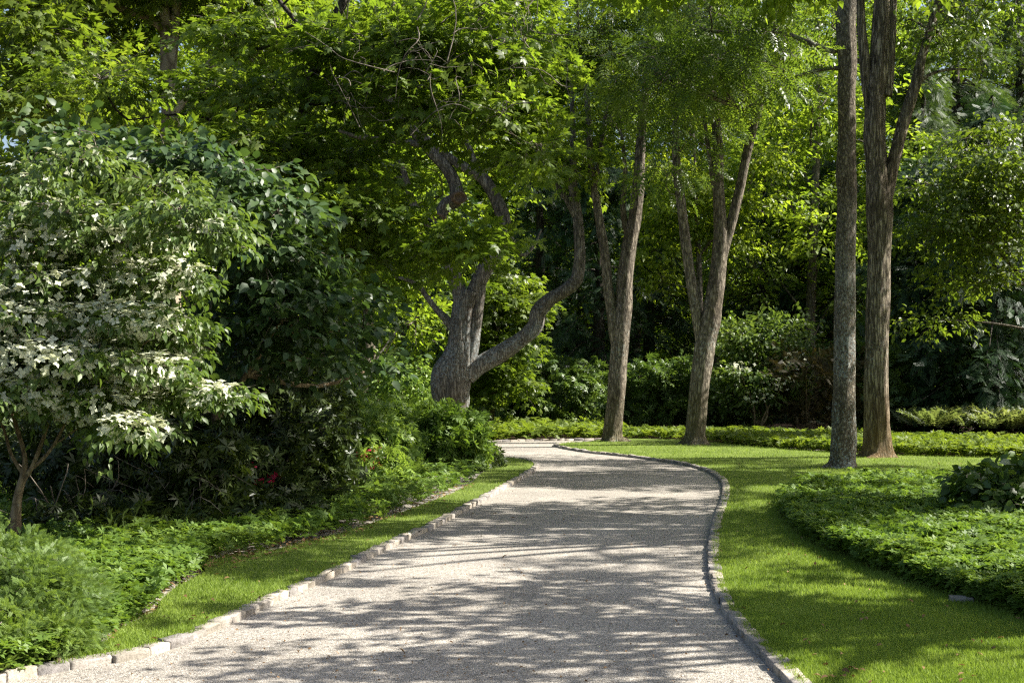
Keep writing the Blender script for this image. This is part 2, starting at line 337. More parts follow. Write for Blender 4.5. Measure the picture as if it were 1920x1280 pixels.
M['bark_grey'] = barkmat('grey_bark', (.035, .028, .021), (.15, .128, .096), (.30, .26, .20), .4, (.40, .43, .38), .22, 12, .5)
M['bark_shag'] = barkmat('shaggy_bark', (.02, .015, .010), (.17, .14, .10), (.40, .34, .255), .35, (.38, .42, .38), .12, 14, .75, .08, 18, (.22, .135, .045))
M['bark_plate'] = barkmat('plated_bark', (.035, .028, .02), (.155, .128, .095), (.31, .265, .20), .95, (.42, .46, .43), .35, 16, .2, .04, 26)
M['bark_syc'] = barkmat('flaking_pale_bark', (.12, .09, .06), (.26, .21, .15), (.45, .39, .29), 0, zs=.5, scale=3, bump=.01)
M['bark_brown'] = barkmat('brown_stem', (.07, .05, .03), (.20, .15, .085), (.32, .25, .15), .1, zs=.4, scale=12, bump=.01)
M['bark_dark'] = barkmat('dark_bark', (.014, .011, .009), (.05, .042, .034), (.11, .095, .08), .2, zs=.25, scale=10)
M['twig'] = barkmat('twig', (.05, .04, .03), (.13, .11, .085), (.24, .21, .17), 0, zs=1, scale=6, bump=.004)
M['wood_cut'] = barkmat('cut_wood', (.04, .03, .022), (.14, .095, .062), (.24, .175, .12), 0, zs=1, scale=14, bump=.01)

# ------------------------------------------------------------------ ground, lawns, driveway
def structure(o, label=None):
    o['kind'] = 'structure'
    if label: o['label'] = label
    return o
structure(mk('ground', [(-600, -200, -.02), (600, -200, -.02), (600, 1200, -.02), (-600, 1200, -.02)], [(0, 1, 2, 3)], M['soil']), 'dark woodland soil under the shrubs and trees')

LK = [(-420, 1420), (-160, 1330), (20, 1278), (100, 1262), (170, 1250), (260, 1234), (350, 1207), (430, 1172), (500, 1138), (570, 1107), (640, 1076), (700, 1044), (760, 1015), (820, 988), (870, 960),
      (925, 930), (965, 906), (995, 889), (1010, 877), (1008, 870), (990, 864), (960, 860), (925, 857), (880, 855), (800, 853), (700, 851)]
RK = [(1760, 1560), (1600, 1400), (1500, 1310), (1440, 1248), (1385, 1190), (1350, 1138), (1332, 1090), (1327, 1045), (1331, 1005), (1340, 970), (1351, 940), (1355, 916), (1346, 899), (1322, 884), (1285, 873), (1230, 864),
      (1170, 856), (1110, 850), (1070, 844), (1043, 838), (1040, 834.5), (1060, 832), (1100, 829.5)]
FK = [(1165, 825.5), (1120, 825.5), (1060, 826), (1000, 827), (950, 828.5), (900, 830.5), (800, 835), (700, 840)]
def line(px, n=400, z=0):
    g = np.array([G(a, b, z) for a, b in px]); q = cat_spline(g, n * 3)
    s = np.concatenate([[0], np.cumsum(np.linalg.norm(np.diff(q, axis=0), axis=1))])
    return q, s
def at_s(q, s, v): return np.stack([np.interp(v, s, q[:, i]) for i in range(3)], -1)
def tri_fill(name, outline, z, mat, drop=None):
    import bmesh
    from mathutils import Vector
    from mathutils.geometry import tessellate_polygon
    vs = [Vector((float(x), float(y), 0)) for x, y in outline]
    tr = tessellate_polygon([vs]); V = [(v.x, v.y, z) for v in vs]
    me = bpy.data.meshes.new(name); me.from_pydata(V, [], [t if (vs[t[1]] - vs[t[0]]).cross(vs[t[2]] - vs[t[0]]).z > 0 else t[::-1] for t in tr]); me.update()
    return link(name, me, mat)
lkq, lks = line(LK); rkq, rks = line(RK); fkq, fks = line(FK)
# driveway sheet: generous, kerbs and lawns stand on top of its edges
far = [(x, y) for x, y, _ in fkq]
drv = [(-8, 1.5), (6, 1.5)] + [(6, 9), (7, 20), (6.5, 30), (3, 34.1)] + [(x, y) for x, y, _ in fkq[::40]] + [(-16, 29), (-16, 24), (-3.2, 24), (-2.6, 14)]
structure(tri_fill('driveway', drv, .002, M['gravel']), 'pale pea gravel driveway curving away to the left')
LAWN_Z = .034
# right lawn
rl = [(x + .04, y) for x, y, _ in rkq[::14]]
RB_FAR = [(1165, 824), (1230, 825), (1300, 828), (1400, 838), (1480, 845), (1560, 850), (1700, 857), (1920, 862), (2200, 868)]   # front edge of the far ground cover
right_out = rl + [tuple(G(a, b - 1)[:2]) for a, b in RB_FAR] + [(16, 24), (16, 2), (5, 2)]
structure(tri_fill('right_lawn', right_out, LAWN_Z, M['lawn']), 'sunlit green lawn right of the driveway')
BED_L = [(-100, 1300), (60, 1268), (130, 1246), (185, 1222), (235, 1182), (300, 1150), (300, 1135), (330, 1108), (385, 1080), (380, 1062), (420, 1050), (500, 1040), (620, 1012), (700, 985), (780, 955), (850, 928), (885, 908), (900, 893), (915, 882), (940, 868), (945, 861)]
left_out = [(x - .04, y) for x, y, _ in lkq[:1120:14]] + [tuple(G(a, b)[:2]) for a, b in BED_L[::-1]]
structure(tri_fill('left_lawn', left_out, LAWN_Z, M['lawn']), 'narrow strip of mown lawn left of the driveway')

# granite setts of the kerbs
def block_template():
    # rounded box: 2 rings of 8 around, subdivided with bevel
    xs = [-.5, -.42, .42, .5]; V = []; idx = {}; F = []
    def vid(i, j, k):
        key = (i, j, k)
        if key not in idx:
            p = np.array([xs[i], xs[j], xs[k]]); e = sum(c in (0, 3) for c in key)
            if e > 1: p = p * (.955 if e == 2 else .91)
            idx[key] = len(V); V.append(p)
        return idx[key]
    for a in range(3):
        for b in range(3):
            F.append((vid(a, b, 3), vid(a + 1, b, 3), vid(a + 1, b + 1, 3), vid(a, b + 1, 3)))
            F.append((vid(a, 0, b), vid(a + 1, 0, b), vid(a + 1, 0, b + 1), vid(a, 0, b + 1)))
            F.append((vid(a + 1, 3, b), vid(a, 3, b), vid(a, 3, b + 1), vid(a + 1, 3, b + 1)))
            F.append((vid(0, a + 1, b), vid(0, a, b), vid(0, a, b + 1), vid(0, a + 1, b + 1)))
            F.append((vid(3, a, b), vid(3, a + 1, b), vid(3, a + 1, b + 1), vid(3, a, b + 1)))
    return np.array(V), np.array(F)
BV, BF = block_template()
def kerb(name, q, s, side, label, z=.046, w=.095, L=.21, smax=None):
    acc = Acc(); v = 0.0; smax = smax or s[-1]
    while v < smax - .2:
        l = L * U(.72, 1.22); c = at_s(q, s, v + l / 2); e = at_s(q, s, v + l) - at_s(q, s, v); a = math.atan2(e[1], e[0]) + U(-.025, .025)
        hh = z + U(-.008, .008); ww = w * U(.9, 1.12)
        X = BV * np.array([l * .98, ww, hh + .10]); X = X + RNG.normal(size=X.shape) * .0045
        X[:, 2] += X[:, 0] * U(-.05, .05) + X[:, 1] * U(-.08, .08)
        ca, sa = math.cos(a), math.sin(a); nx, ny = -sa * side, ca * side; off = U(-.004, .004) + w / 2
        W = np.stack([ca * X[:, 0] - sa * X[:, 1] + c[0] + nx * off, sa * X[:, 0] + ca * X[:, 1] + c[1] + ny * off, X[:, 2] + (hh - .10) / 2], -1)
        acc.add(W, BF); v += l
    o = acc.mk(name, M['granite'], smooth=False); return structure(o, label)
kerb('left_kerb', lkq, lks, 1, 'low kerb of rough granite setts along the left lawn')
kerb('right_kerb', rkq, rks, -1, 'low kerb of rough granite setts along the right lawn')
kerb('far_kerb', fkq, fks, -1, 'grey stone kerb on the far side of the bend')

# point-in-polygon
def inside(poly, x, y):
    poly = np.asarray(poly); c = np.zeros(len(x), bool); j = len(poly) - 1
    for i in range(len(poly)):
        xi, yi = poly[i]; xj, yj = poly[j]
        m = ((yi > y) != (yj > y)) & (x < (xj - xi) * (y - yi) / (yj - yi + 1e-12) + xi); c ^= m; j = i
    return c
def scatter_screen(poly, n, z, pxb, pyb, power=1.0):
    """random ground points, denser near the camera so that near blades are small and many"""
    px = U(pxb[0], pxb[1], n); py = pyb[0] + (pyb[1] - pyb[0]) * U(0, 1, n) ** power
    d = FPX * (CAM_H - z) / (py - HOR); x = (px - 960) / FPX * d; k = inside(poly, x, d)
    return x[k], d[k]
def grass(name, poly, n, pxb, pyb, label):
    x, y = scatter_screen(poly, n, LAWN_Z, pxb, pyb)
    N = len(x); pos = np.stack([x, y, np.full(N, LAWN_Z - .003)], -1)
    d = RNG.normal(size=(N, 3)) * .55; d[:, 2] = 1.0
    nn = RNG.normal(size=(N, 3)); s = U(.018, .042, N) * (1 + y / 60)
    V, F = inst(T_BLADE, pos, d, nn, s)
    # widen blades far away so that they still cover
    tag(mk(name, V, F, M['grass']), label, kind='stuff')
grass('right_grass', right_out, 420000, (1000, 1960), (828, 1300), 'short mown grass blades on the right lawn')
grass('left_grass', left_out, 150000, (100, 1020), (856, 1260), 'short mown grass blades on the left lawn strip')

# ground cover beds of whorled leaves
def bed(name, poly, n, pxb, pyb, h, size, label, mat='pach', rise=1.0, power=1.0, edge_in=0.0):
    x, y = scatter_screen(poly, n, 0, pxb, pyb, power)
    N = len(x); q = np.stack([x, y, 0 * x], -1); hill = .5 + .5 * snoise(q, 1.6, 3); hill2 = .5 + .5 * snoise(q, 5.0, 5)
    z = h * (.5 + .32 * hill + .34 * hill2) * U(.12, 1.05, N) ** .6
    acc = Acc(); kk = RNG.integers(0, 3, N)
    up = RNG.normal(size=(N, 3)) * .42; up[:, 2] += 1; dd = RNG.normal(size=(N, 3)); dd[:, 2] *= .1
    for k in range(3):
        m = kk == k; acc.add(*inst(T_PACH[k], np.stack([x[m], y[m], z[m]], -1), dd[m], up[m], size * U(.7, 1.15, m.sum()) * (1 + .012 * y[m])))
    return tag(acc.mk(name, M[mat]), label, kind='stuff')
RB = [(1462, 945), (1458, 962), (1478, 990), (1500, 1012), (1560, 1045), (1640, 1078), (1720, 1108), (1800, 1132), (1860, 1150), (1920, 1172), (2150, 1240), (2500, 1200), (2500, 905), (1920, 905), (1780, 908), (1640, 912), (1540, 918), (1490, 928)]
RBp = [tuple(G(a, b)[:2]) for a, b in RB]
structure(tri_fill('right_bed_soil', RBp, LAWN_Z + .004, M['soil']), 'dark soil of the right planting bed')
bed('right_ground_cover', RBp, 80000, (1440, 2150), (900, 1250), .27, .056, 'dense green ground cover filling the bed right of the lawn')
FBp = [tuple(G(a, b)[:2]) for a, b in RB_FAR] + [tuple(G(a, b)[:2]) for a, b in [(2200, 842), (1920, 836), (1700, 830), (1560, 824), (1400, 818.5), (1165, 815.5)]]
bed('far_ground_cover', FBp, 26000, (1150, 2100), (814, 868), .27, .09, 'low bright ground cover strip beyond the right lawn', mat='pach_bright')
LBp = [tuple(G(a, b)[:2]) for a, b in BED_L] + [(-2.2, 29), (-5, 29), (-7, 20), (-7.5, 12), (-7, 6)]
bed('left_ground_cover', LBp, 60000, (-200, 960), (855, 1300), .26, .06, 'leafy green ground cover along the left lawn strip')
CBp = [tuple(a[:2]) for a in fkq[::60] + np.array([0, .15, 0])] + [(-12, 33), (-12, 41), (2.9, 41), (2.9, 34.3)]
bed('bend_ground_cover', CBp, 11000, (300, 1170), (800, 840), .34, .12, 'pale ground cover behind the kerb at the bend', mat='pach_bright')

# leaf litter on soil and lawn edge (uncountable) and single fallen leaves on the gravel
def litter(name, poly, n, pxb, pyb, z, label, size=.05):
    x, y = scatter_screen(poly, n, z, pxb, pyb); N = len(x)
    pos = np.stack([x, y, np.full(N, z) + U(.004, .02, N)], -1); dd = RNG.normal(size=(N, 3)); dd[:, 2] *= .2; up = RNG.normal(size=(N, 3)) * .35; up[:, 2] += 1
    V, F = inst(T_OV, pos, dd, up, size * U(.5, 1.2, N)); tag(mk(name, V, F, M['dry']), label, kind='stuff')
LIT = [tuple(G(a, b)[:2]) for a, b in [(360, 1075), (420, 1070), (520, 1050), (640, 1018), (760, 972), (890, 915), (890, 895), (700, 950), (560, 1000), (430, 1035), (330, 1050)]]
litter('leaf_litter', LIT, 4000, (300, 900), (890, 1080), LAWN_Z, 'dry brown leaf litter between the shrubs and left lawn')
litter('soil_litter', LBp, 9000, (-200, 960), (855, 1300), 0.0, 'brown dead leaves on the soil below the left shrubs', .06)
litter('gravel_debris', drv, 1200, (200, 1450), (835, 1300), .004, 'scattered bits of twig and leaf on the gravel', .022)
litter('lawn_litter', right_out, 260, (1000, 1960), (832, 1300), LAWN_Z + .02, 'sparse small fallen leaves on the right lawn', .045)
litter('lawn_litter', left_out, 220, (100, 1020), (860, 1260), LAWN_Z + .02, 'sparse small fallen leaves on the left lawn strip', .045)
FL = [(962, 1070, .05, 'curled tan fallen leaf near the middle of the gravel drive'), (968, 972, .07, 'brown fallen leaf below the kerb on the shaded gravel'), (925, 964, .06, 'small dry leaf on the gravel beside the left kerb, nearer of two'),
      (882, 965, .06, 'small brown leaf touching the gravel right under the left kerb'), (848, 1023, .05, 'pale dry leaf on gravel beside a dark kerb stone'), (942, 1047, .05, 'dark curled leaf on gravel just behind the tan one'),
      (1022, 1016, .05, 'dark upright leaf speck in the long branch shadow'), (1040, 963, .04, 'small greenish leaf on grey shaded gravel'), (760, 1229, .06, 'yellow green leaf lying on the near gravel'), (1056, 974, .04, 'tiny black leaf on the shaded gravel right of the green one')]
for a, b, s, lab in FL:
    g = G(a, b, .006); V, F = inst(T_OV, g[None] + [[0, 0, .004]], np.array([[U(-1, 1), U(-1, 1), .3]]), np.array([[U(-.8, .8), U(-.6, .2), 1.0]]), np.array([s]))
    tag(mk('fallen_leaf', V, F, M['dry'], base=g), lab, 'leaf', group='fallen leaves on the gravel')

# ------------------------------------------------------------------ trees
def ell(px, py, d, rx, ry, rd=None, n=30):
    """crown clump measured on the photo: centre px,py at distance d; half sizes in px; half depth in m"""
    k = d / FPX; c = P(px, py, d); return (c, np.array([rx * k, rd if rd else rx * k * .8, ry * k]), n)
def clump_sprays(clumps, shell=.5):
    C = []; O = []; H = []
    for c, r, n in clumps:
        u = in_ell(n, shell); p = c + u * r; o = u * np.array([1, 1, .35]) + RNG.normal(size=(n, 3)) * .35; o[:, 2] = o[:, 2] * .6 + .05
        C.append(p); O.append(o); H.append(np.repeat(c[None], n, 0))
    return np.concatenate(C), np.concatenate(O), np.concatenate(H)
def foliage(parent, base, clumps, T, mat, size, nleaf, L, name='crown', twigs=True, shell=.5, tw=.006, jitter=1, **kw):
    C, O, H = clump_sprays(clumps, shell)
    V, F = spray_leaves(C, O, T, size, nleaf, L, **kw); mk(name, V, F, M[mat], parent, base)
    if twigs:
        k = RNG.uniform(size=len(C)) < twigs if twigs is not True else np.ones(len(C), bool)
        acc = Acc()
        e = C[k] + nz(O[k]) * L * .9; e[:, 2] -= L * .1
        acc.add(*tubes(C[k], e, tw, tw * .35, 0, 3))
        m = k & (RNG.uniform(size=len(C)) < .5); acc.add(*tubes(H[m], C[m], tw * 2.4, tw, .08, 5))
        acc.mk('twigs', M['twig'], parent, base)['kind'] = 'stuff'

def tree(name, label, cat, d, limbs, clumps=None, bark='bark_grey', T=T_RH, mat='back', size=.12, nleaf=18, L=.5, group=None, step=.12, sides=16, rough=.05, twigs=.3, base=None, conn=True, tw=.006, flare=.9, **kw):
    p0 = limbs[0][0]
    if base is None: base = P(p0[0], p0[1], d + (p0[3] if len(p0) > 3 else 0)); base[2] = 0
    t = thing(name, label, cat, base, group)
    acc = Acc(); allc = []
    for i, l in enumerate(limbs): allc.append(pxlimb(acc, d, l, step=step, sides=sides if i == 0 else max(8, sides - 4), rough=rough, seed=i + int(abs(base[0]) * 7), flare=(flare if i == 0 else 0)))
    if clumps and conn:   # boughs from the nearest limb out to each clump
        pts = np.concatenate(allc)
        for c, r, n in clumps:
            dist = np.linalg.norm((pts - c) * [1, 1, 1.4] + [0, 0, .6], axis=1); s = pts[int(dist.argmin())]; dd = np.linalg.norm(c - s)
            if dd > .5:
                mid = (s + c) / 2 + RNG.normal(size=3) * dd * .08 + [0, 0, -.05 * dd]
                limb(acc, [(*s, .012 + .012 * dd), (*mid, .010 + .007 * dd), (*c, .012)], step=.3, sides=6, rough=0)
    acc.mk('trunk', M[bark], t, base, smooth=True)
    if clumps: foliage(t, base, clumps, T, mat, size, nleaf, L, twigs=twigs, tw=tw, **kw)
    return t, base

# --- the old maple with its low limb sweeping right
D1 = 33
maple_l = [[(846, 829, 70), (846, 790, 64), (848, 750, 68), (850, 715, 68), (860, 670, 56), (864, 620, 48), (870, 575, 46), (880, 545, 44)],
    [(836, 780, 40), (832, 730, 54), (834, 700, 52), (846, 672, 40), (858, 640, 34)],
    [(866, 590, 34), (862, 555, 32), (850, 515, 30), (838, 470, 30), (830, 430, 28), (826, 405, 27), (836, 385, 28), (856, 372, 30), (853, 345, 26), (835, 312, 24), (812, 288, 23), (790, 262, 22), (768, 238, 20), (735, 195, 18), (700, 150, 15), (660, 110, 10)],
    [(878, 575, 34), (894, 535, 33), (915, 495, 32), (940, 455, 34), (946, 425, 30), (938, 390, 30), (920, 355, 26), (900, 330, 24), (872, 315, 21), (845, 298, 18), (820, 276, 15), (790, 250, 10)],
    [(896, 330, 14), (888, 300, 13), (872, 262, 11), (850, 230, 8), (830, 190, 5)],
    [(876, 705, 36), (900, 684, 36), (935, 664, 36), (975, 637, 33), (1002, 612, 34), (1010, 585, 32), (1030, 562, 28), (1058, 545, 26), (1080, 525, 27), (1086, 490, 24), (1086, 450, 22), (1083, 405, 21), (1075, 360, 20), (1074, 320, 16), (1074, 250, 11), (1072, 170, 8), (1070, 90, 5)],
    [(1080, 405, 16), (1062, 372, 14), (1045, 350, 12), (1030, 322, 10), (1000, 280, 6), (960, 230, 4)],
    [(848, 615, 18), (836, 598, 18), (820, 582, 13), (800, 556, 11), (786, 536, 10), (765, 525, 8), (740, 518, 5)],
    [(846, 455, 22), (826, 440, 19), (800, 415, 18), (775, 385, 17), (765, 350, 14), (750, 300, 10)],
    [(805, 272, 14), (770, 268, 13), (720, 262, 12), (675, 258, 10), (620, 240, 6)],
    [(902, 535, 20), (897, 570, 24), (890, 610, 28), (880, 670, 30), (868, 740, 24)],
    [(936, 400, 14), (975, 475, 8), (1000, 462, 6), (1015, 430, 4)]]
t, b = tree('old_maple', 'gnarled old maple with a burl and one low limb sweeping out to the right', 'tree', D1, maple_l,
    [ell(1070, 130, 34.6, 90, 50, 1.3, 90), ell(960, 170, 35, 90, 60, 1.3, 90), ell(830, 130, 35, 100, 60, 1.3, 90), ell(700, 100, 34.6, 100, 70, 1.6, 90), ell(620, 220, 34.6, 80, 60, 1.5, 70), ell(1000, 270, 35.4, 60, 40, .8, 50),
     ell(1080, 300, 33, 60, 40, 1.2, 60), ell(700, 330, 34.5, 60, 40, 1.2, 50), ell(950, 50, 34.6, 120, 40, 1.4, 70), ell(800, 30, 35, 120, 50, 1.4, 70), ell(740, 500, 34.5, 60, 40, 1, 40)],
    'bark_old', T_MAPLE, 'maple', .145, 24, .7, step=.09, sides=24, rough=.09)
for (px, py, r, ax, ay) in [(862, 370, 14, .25, -1), (821, 408, 10, -.2, -1)]:
    c = P(px, py, D1 - .28); k = D1 / FPX; acc = Acc()
    n = 18; th = np.linspace(0, 6.283, n, endpoint=False); dirn = nz(np.array([ax, ay, -.05])); a = nz(np.cross(dirn, [0, 0, 1.])); bb = np.cross(a, dirn)
    ring = lambda rr, off: c + dirn * off + rr * k * (np.cos(th)[:, None] * a + np.sin(th)[:, None] * bb * .8)
    V = np.vstack([ring(r * 1.1, -.25), ring(r, .02), ring(r * .75, .03), ring(r * .6, -.015), (c + dirn * -.02)[None]]); F = []
    for j in range(3): F += [(j * n + i, j * n + (i + 1) % n, (j + 1) * n + (i + 1) % n, (j + 1) * n + i) for i in range(n)]
    F += [(3 * n + i, 3 * n + (i + 1) % n, 3 * n + (i + 2) % n, 4 * n) for i in range(0, n, 2)]
    mk('cut_stub', V, F, M['wood_cut'], t, b)

# --- forked tree beside the bend
tree('forked_tree', 'grey forked tree with leaning twin stems at the inside of the bend', 'tree', 33, [
    [(1150, 829, 42), (1149, 815, 42), (1152, 780, 38), (1157, 720, 37), (1161, 660, 36), (1165, 615, 37), (1170, 570, 34), (1172, 520, 31), (1180, 460, 30), (1190, 410, 27), (1197, 350, 25), (1200, 290, 22), (1205, 220, 19), (1215, 120, 15), (1225, 0, 10), (1230, -100, 6)],
    [(1160, 660, 26), (1152, 620, 25), (1148, 590, 22), (1140, 540, 21), (1137, 500, 20), (1130, 450, 19), (1122, 400, 17), (1112, 340, 15), (1105, 270, 13), (1100, 180, 10), (1085, 60, 7), (1080, -60, 4)],
    [(1182, 450, 16), (1172, 420, 13), (1168, 380, 11), (1172, 320, 9), (1165, 240, 6)],
    [(1116, 350, 9), (1130, 250, 8), (1145, 130, 7), (1140, 20, 5)]],
    [ell(1180, 130, 33.5, 90, 60, 1.6, 100), ell(1120, 60, 33, 90, 60, 1.6, 100), ell(1230, 40, 33, 90, 60, 1.5, 90), ell(1150, 230, 33.5, 60, 45, 1.2, 45), ell(1190, -60, 33, 160, 90, 2.6, 160)],
    'bark_grey', T_PIN, 'ash', .40, 5, .6, step=.09, sides=20, rough=.08, twigs=.5)
# --- three-stemmed tree
tree('three_stem_tree', 'brown barked tree dividing into three upright stems, fourth trunk from the right', 'tree', 31.4, [
    [(1302, 836, 42), (1303, 815, 40), (1308, 770, 40), (1314, 710, 40), (1322, 650, 42), (1332, 600, 42), (1340, 550, 36), (1347, 500, 32), (1352, 450, 30), (1350, 400, 26), (1347, 340, 22), (1345, 260, 20), (1335, 170, 18), (1318, 110, 16), (1300, 60, 13), (1285, -40, 9)],
    [(1318, 650, 26), (1308, 600, 23), (1299, 550, 22), (1292, 500, 21), (1284, 440, 20), (1277, 380, 19), (1270, 320, 18), (1267, 250, 15), (1268, 160, 12), (1265, 60, 9), (1260, -60, 5)],
    [(1348, 500, 24), (1362, 450, 22), (1376, 400, 21), (1388, 350, 20), (1400, 290, 18), (1412, 240, 17), (1425, 200, 14), (1445, 160, 12), (1465, 100, 9), (1480, 20, 6)],
    [(1400, 295, 10), (1412, 230, 9), (1415, 190, 8), (1405, 130, 7), (1400, 40, 5)],
    [(1352, 400, 12), (1338, 345, 11), (1330, 290, 9), (1320, 220, 7)]],
    [ell(1290, 250, 31, 60, 50, 1.2, 45), ell(1330, 180, 31, 80, 60, 1.5, 80), ell(1400, 120, 31, 90, 60, 1.6, 80), ell(1290, 80, 31, 90, 60, 1.6, 90), ell(1430, 30, 31, 90, 60, 1.6, 80), ell(1250, 330, 31, 45, 40, 1, 22),
     ell(1350, -60, 31.5, 180, 90, 2.8, 170)],
    'bark_grey', T_PIN, 'ash', .40, 5, .6, step=.09, sides=20, rough=.08, twigs=.5)
# --- straight nearest trunk
tree('straight_tree', 'straight plated trunk speckled with pale lichen, nearest of the trees on the right lawn', 'tree', 23.7, [
    [(1578, 882, 54), (1580, 860, 52), (1582, 810, 50), (1583, 740, 46), (1584, 650, 44), (1585, 560, 43), (1586, 460, 41), (1588, 360, 40), (1586, 330, 42), (1588, 260, 38), (1588, 180, 38), (1590, 120, 38), (1586, 50, 42), (1586, 0, 44), (1588, -80, 40), (1590, -200, 34), (1595, -400, 26), (1600, -600, 14)],
    [(1584, 60, 20), (1565, 95, 12), (1540, 90, 10.5), (1510, 78, 10), (1470, 62, 9), (1430, 57, 8), (1380, 60, 7.5), (1330, 58, 7), (1305, 45, 6), (1298, 10, 5), (1290, -40, 3)],
    [(1588, 130, 12), (1560, 128, 8), (1525, 134, 7.5), (1490, 145, 6.5), (1455, 162, 6), (1420, 190, 4), (1395, 205, 3)],
    [(1300, 45, 4.5), (1285, 10, 4), (1275, -50, 3)],
    [(1590, -100, 22), (1640, -200, 17), (1720, -330, 12), (1800, -450, 6)], [(1588, -60, 20), (1520, -160, 16), (1430, -260, 11), (1350, -380, 6)]],
    [ell(1450, 60, 23, 70, 40, 1.2, 35), ell(1340, 110, 22.5, 60, 45, 1.2, 45), ell(1400, 130, 22.5, 60, 40, 1, 40), ell(1330, 20, 23, 90, 50, 1.6, 60), ell(1240, 150, 22, 60, 50, 1, 40), ell(1180, 110, 22, 60, 40, 1, 32),
     ell(1590, -300, 23.7, 380, 190, 3.4, 60), ell(1350, -380, 22, 220, 120, 2.5, 40), ell(1850, -430, 24, 220, 150, 2.8, 120)],
    'bark_plate', T_PIN, 'ash', .38, 5, .55, step=.08, sides=22, rough=.07, twigs=.4)
# --- shaggy multi-stem trunk
tree('shaggy_tree', 'thick shaggy-barked trunk with flaring roots, orange-brown on its sunlit right side', 'tree', 26.7, [
    [(1645, 861, 60), (1645, 845, 56), (1644, 800, 54), (1643, 720, 48), (1645, 620, 47), (1647, 520, 46), (1650, 440, 48), (1650, 380, 50), (1645, 320, 44), (1640, 260, 42), (1640, 200, 40), (1645, 160, 38), (1650, 100, 34), (1655, 0, 32), (1660, -120, 26), (1670, -300, 18), (1680, -450, 8)],
    [(1655, 420, 32), (1664, 350, 30), (1676, 300, 26), (1690, 245, 25), (1703, 200, 24), (1718, 155, 22), (1728, 110, 18), (1742, 60, 16), (1755, 20, 15), (1775, -60, 12), (1810, -200, 8), (1850, -350, 4)],
    [(1640, 240, 24), (1626, 170, 20), (1620, 100, 20), (1615, 40, 18), (1612, -60, 15), (1600, -200, 10)],
    [(1630, 130, 12), (1612, 115, 9), (1600, 112, 8)], [(1718, 160, 9), (1740, 142, 7), (1770, 132, 6), (1810, 130, 5), (1850, 135, 3)],
    [(1662, 180, 24), (1668, 120, 22), (1672, 40, 20), (1678, -60, 16), (1700, -220, 10)]],
    [ell(1760, 60, 27, 90, 50, 1.5, 60), ell(1840, 110, 27, 60, 30, 1.0, 16), ell(1680, 40, 28, 80, 45, 1.2, 35), ell(1850, 10, 27, 90, 40, 1.4, 34), ell(1560, 50, 28, 60, 50, 1.2, 35), ell(1740, -250, 27, 330, 200, 3.4, 280), ell(1950, -60, 27, 180, 110, 2.4, 120)],
    'bark_shag', T_OV, 'ash', .12, 16, .55, flare=1.5, step=.08, sides=24, rough=.11, twigs=.35)

# --- foreground maple at upper middle-left
t, b = tree('leaning_maple', 'dark leaning maple stem rising through the canopy at upper left of the drive', 'tree', 21, [
    [(470, 915, 46, -1), (500, 760, 40, -1), (530, 560, 34), (548, 400, 30), (562, 270, 27), (573, 195, 25), (585, 145, 25), (600, 110, 24), (612, 75, 22), (628, 35, 21), (645, 0, 20), (660, -60, 16), (690, -180, 11), (720, -320, 5)],
    [(575, 195, 15), (620, 190, 10), (680, 175, 9), (750, 165, 8), (830, 175, 7), (900, 205, 5), (960, 235, 3)],
    [(600, 110, 14), (570, 60, 10), (530, 10, 9), (480, -60, 7), (430, -140, 4)],
    [(555, 330, 14), (620, 340, 10), (700, 350, 8), (780, 400, 6), (850, 440, 4), (890, 450, 3)],
    [(548, 400, 12), (480, 300, 9), (420, 240, 7), (350, 215, 5), (240, 225, 3)]],
    [ell(700, 90, 20.5, 120, 30, 1.0, 95), ell(820, 90, 21, 80, 28, 1.0, 60), ell(740, 180, 20.5, 110, 24, 1.0, 52), ell(900, 210, 20.5, 100, 25, 1.0, 65), ell(1010, 290, 20.5, 70, 18, .9, 26), ell(960, 130, 21, 70, 24, .9, 40),
     ell(650, 300, 21, 70, 36, 1.0, 50), ell(670, 390, 20, 90, 30, 1.0, 52), ell(850, 455, 20, 90, 22, .8, 60), ell(900, 30, 21, 110, 40, 1.2, 45), ell(520, 60, 22.5, 70, 40, 1.0, 55), ell(450, 80, 22, 60, 36, 1.0, 40),
     ell(450, 180, 21, 80, 35, 1.2, 60), ell(360, 290, 20, 120, 24, 1.0, 60), ell(190, 150, 20.5, 70, 40, 1.2, 42), ell(660, 470, 20.5, 90, 40, .9, 60), ell(570, -60, 21, 260, 60, 2, 34), ell(880, -70, 21, 260, 50, 2, 24), ell(470, 270, 20, 80, 30, .9, 45),
     ell(600, 400, 20.5, 80, 50, .9, 40)],
    'bark_dark', T_MAPLE, 'maple', .135, 19, .62, step=.12, sides=16, rough=.06, twigs=.5, flat=.18)
ML, MB = t, b
acc = Acc(); N = 40; s0 = np.array([P(U(640, 1080), U(10, 240), U(18.6, 20)) for _ in range(N)]); e0 = s0 + RNG.normal(size=(N, 3)) * [.55, .2, .45]
acc.add(*tubes(s0, e0, .009, .003, .1, 8, 4, .14))
for q in range(2):
    f = U(.25, .9, N)[:, None]; pm = s0 * (1 - f) + e0 * f; acc.add(*tubes(pm, pm + RNG.normal(size=(N, 3)) * [.22, .1, .22], .005, .002, .1, 5, 3, .15))
acc.mk('dead_twigs', M['twig'], ML, MB)['kind'] = 'stuff'
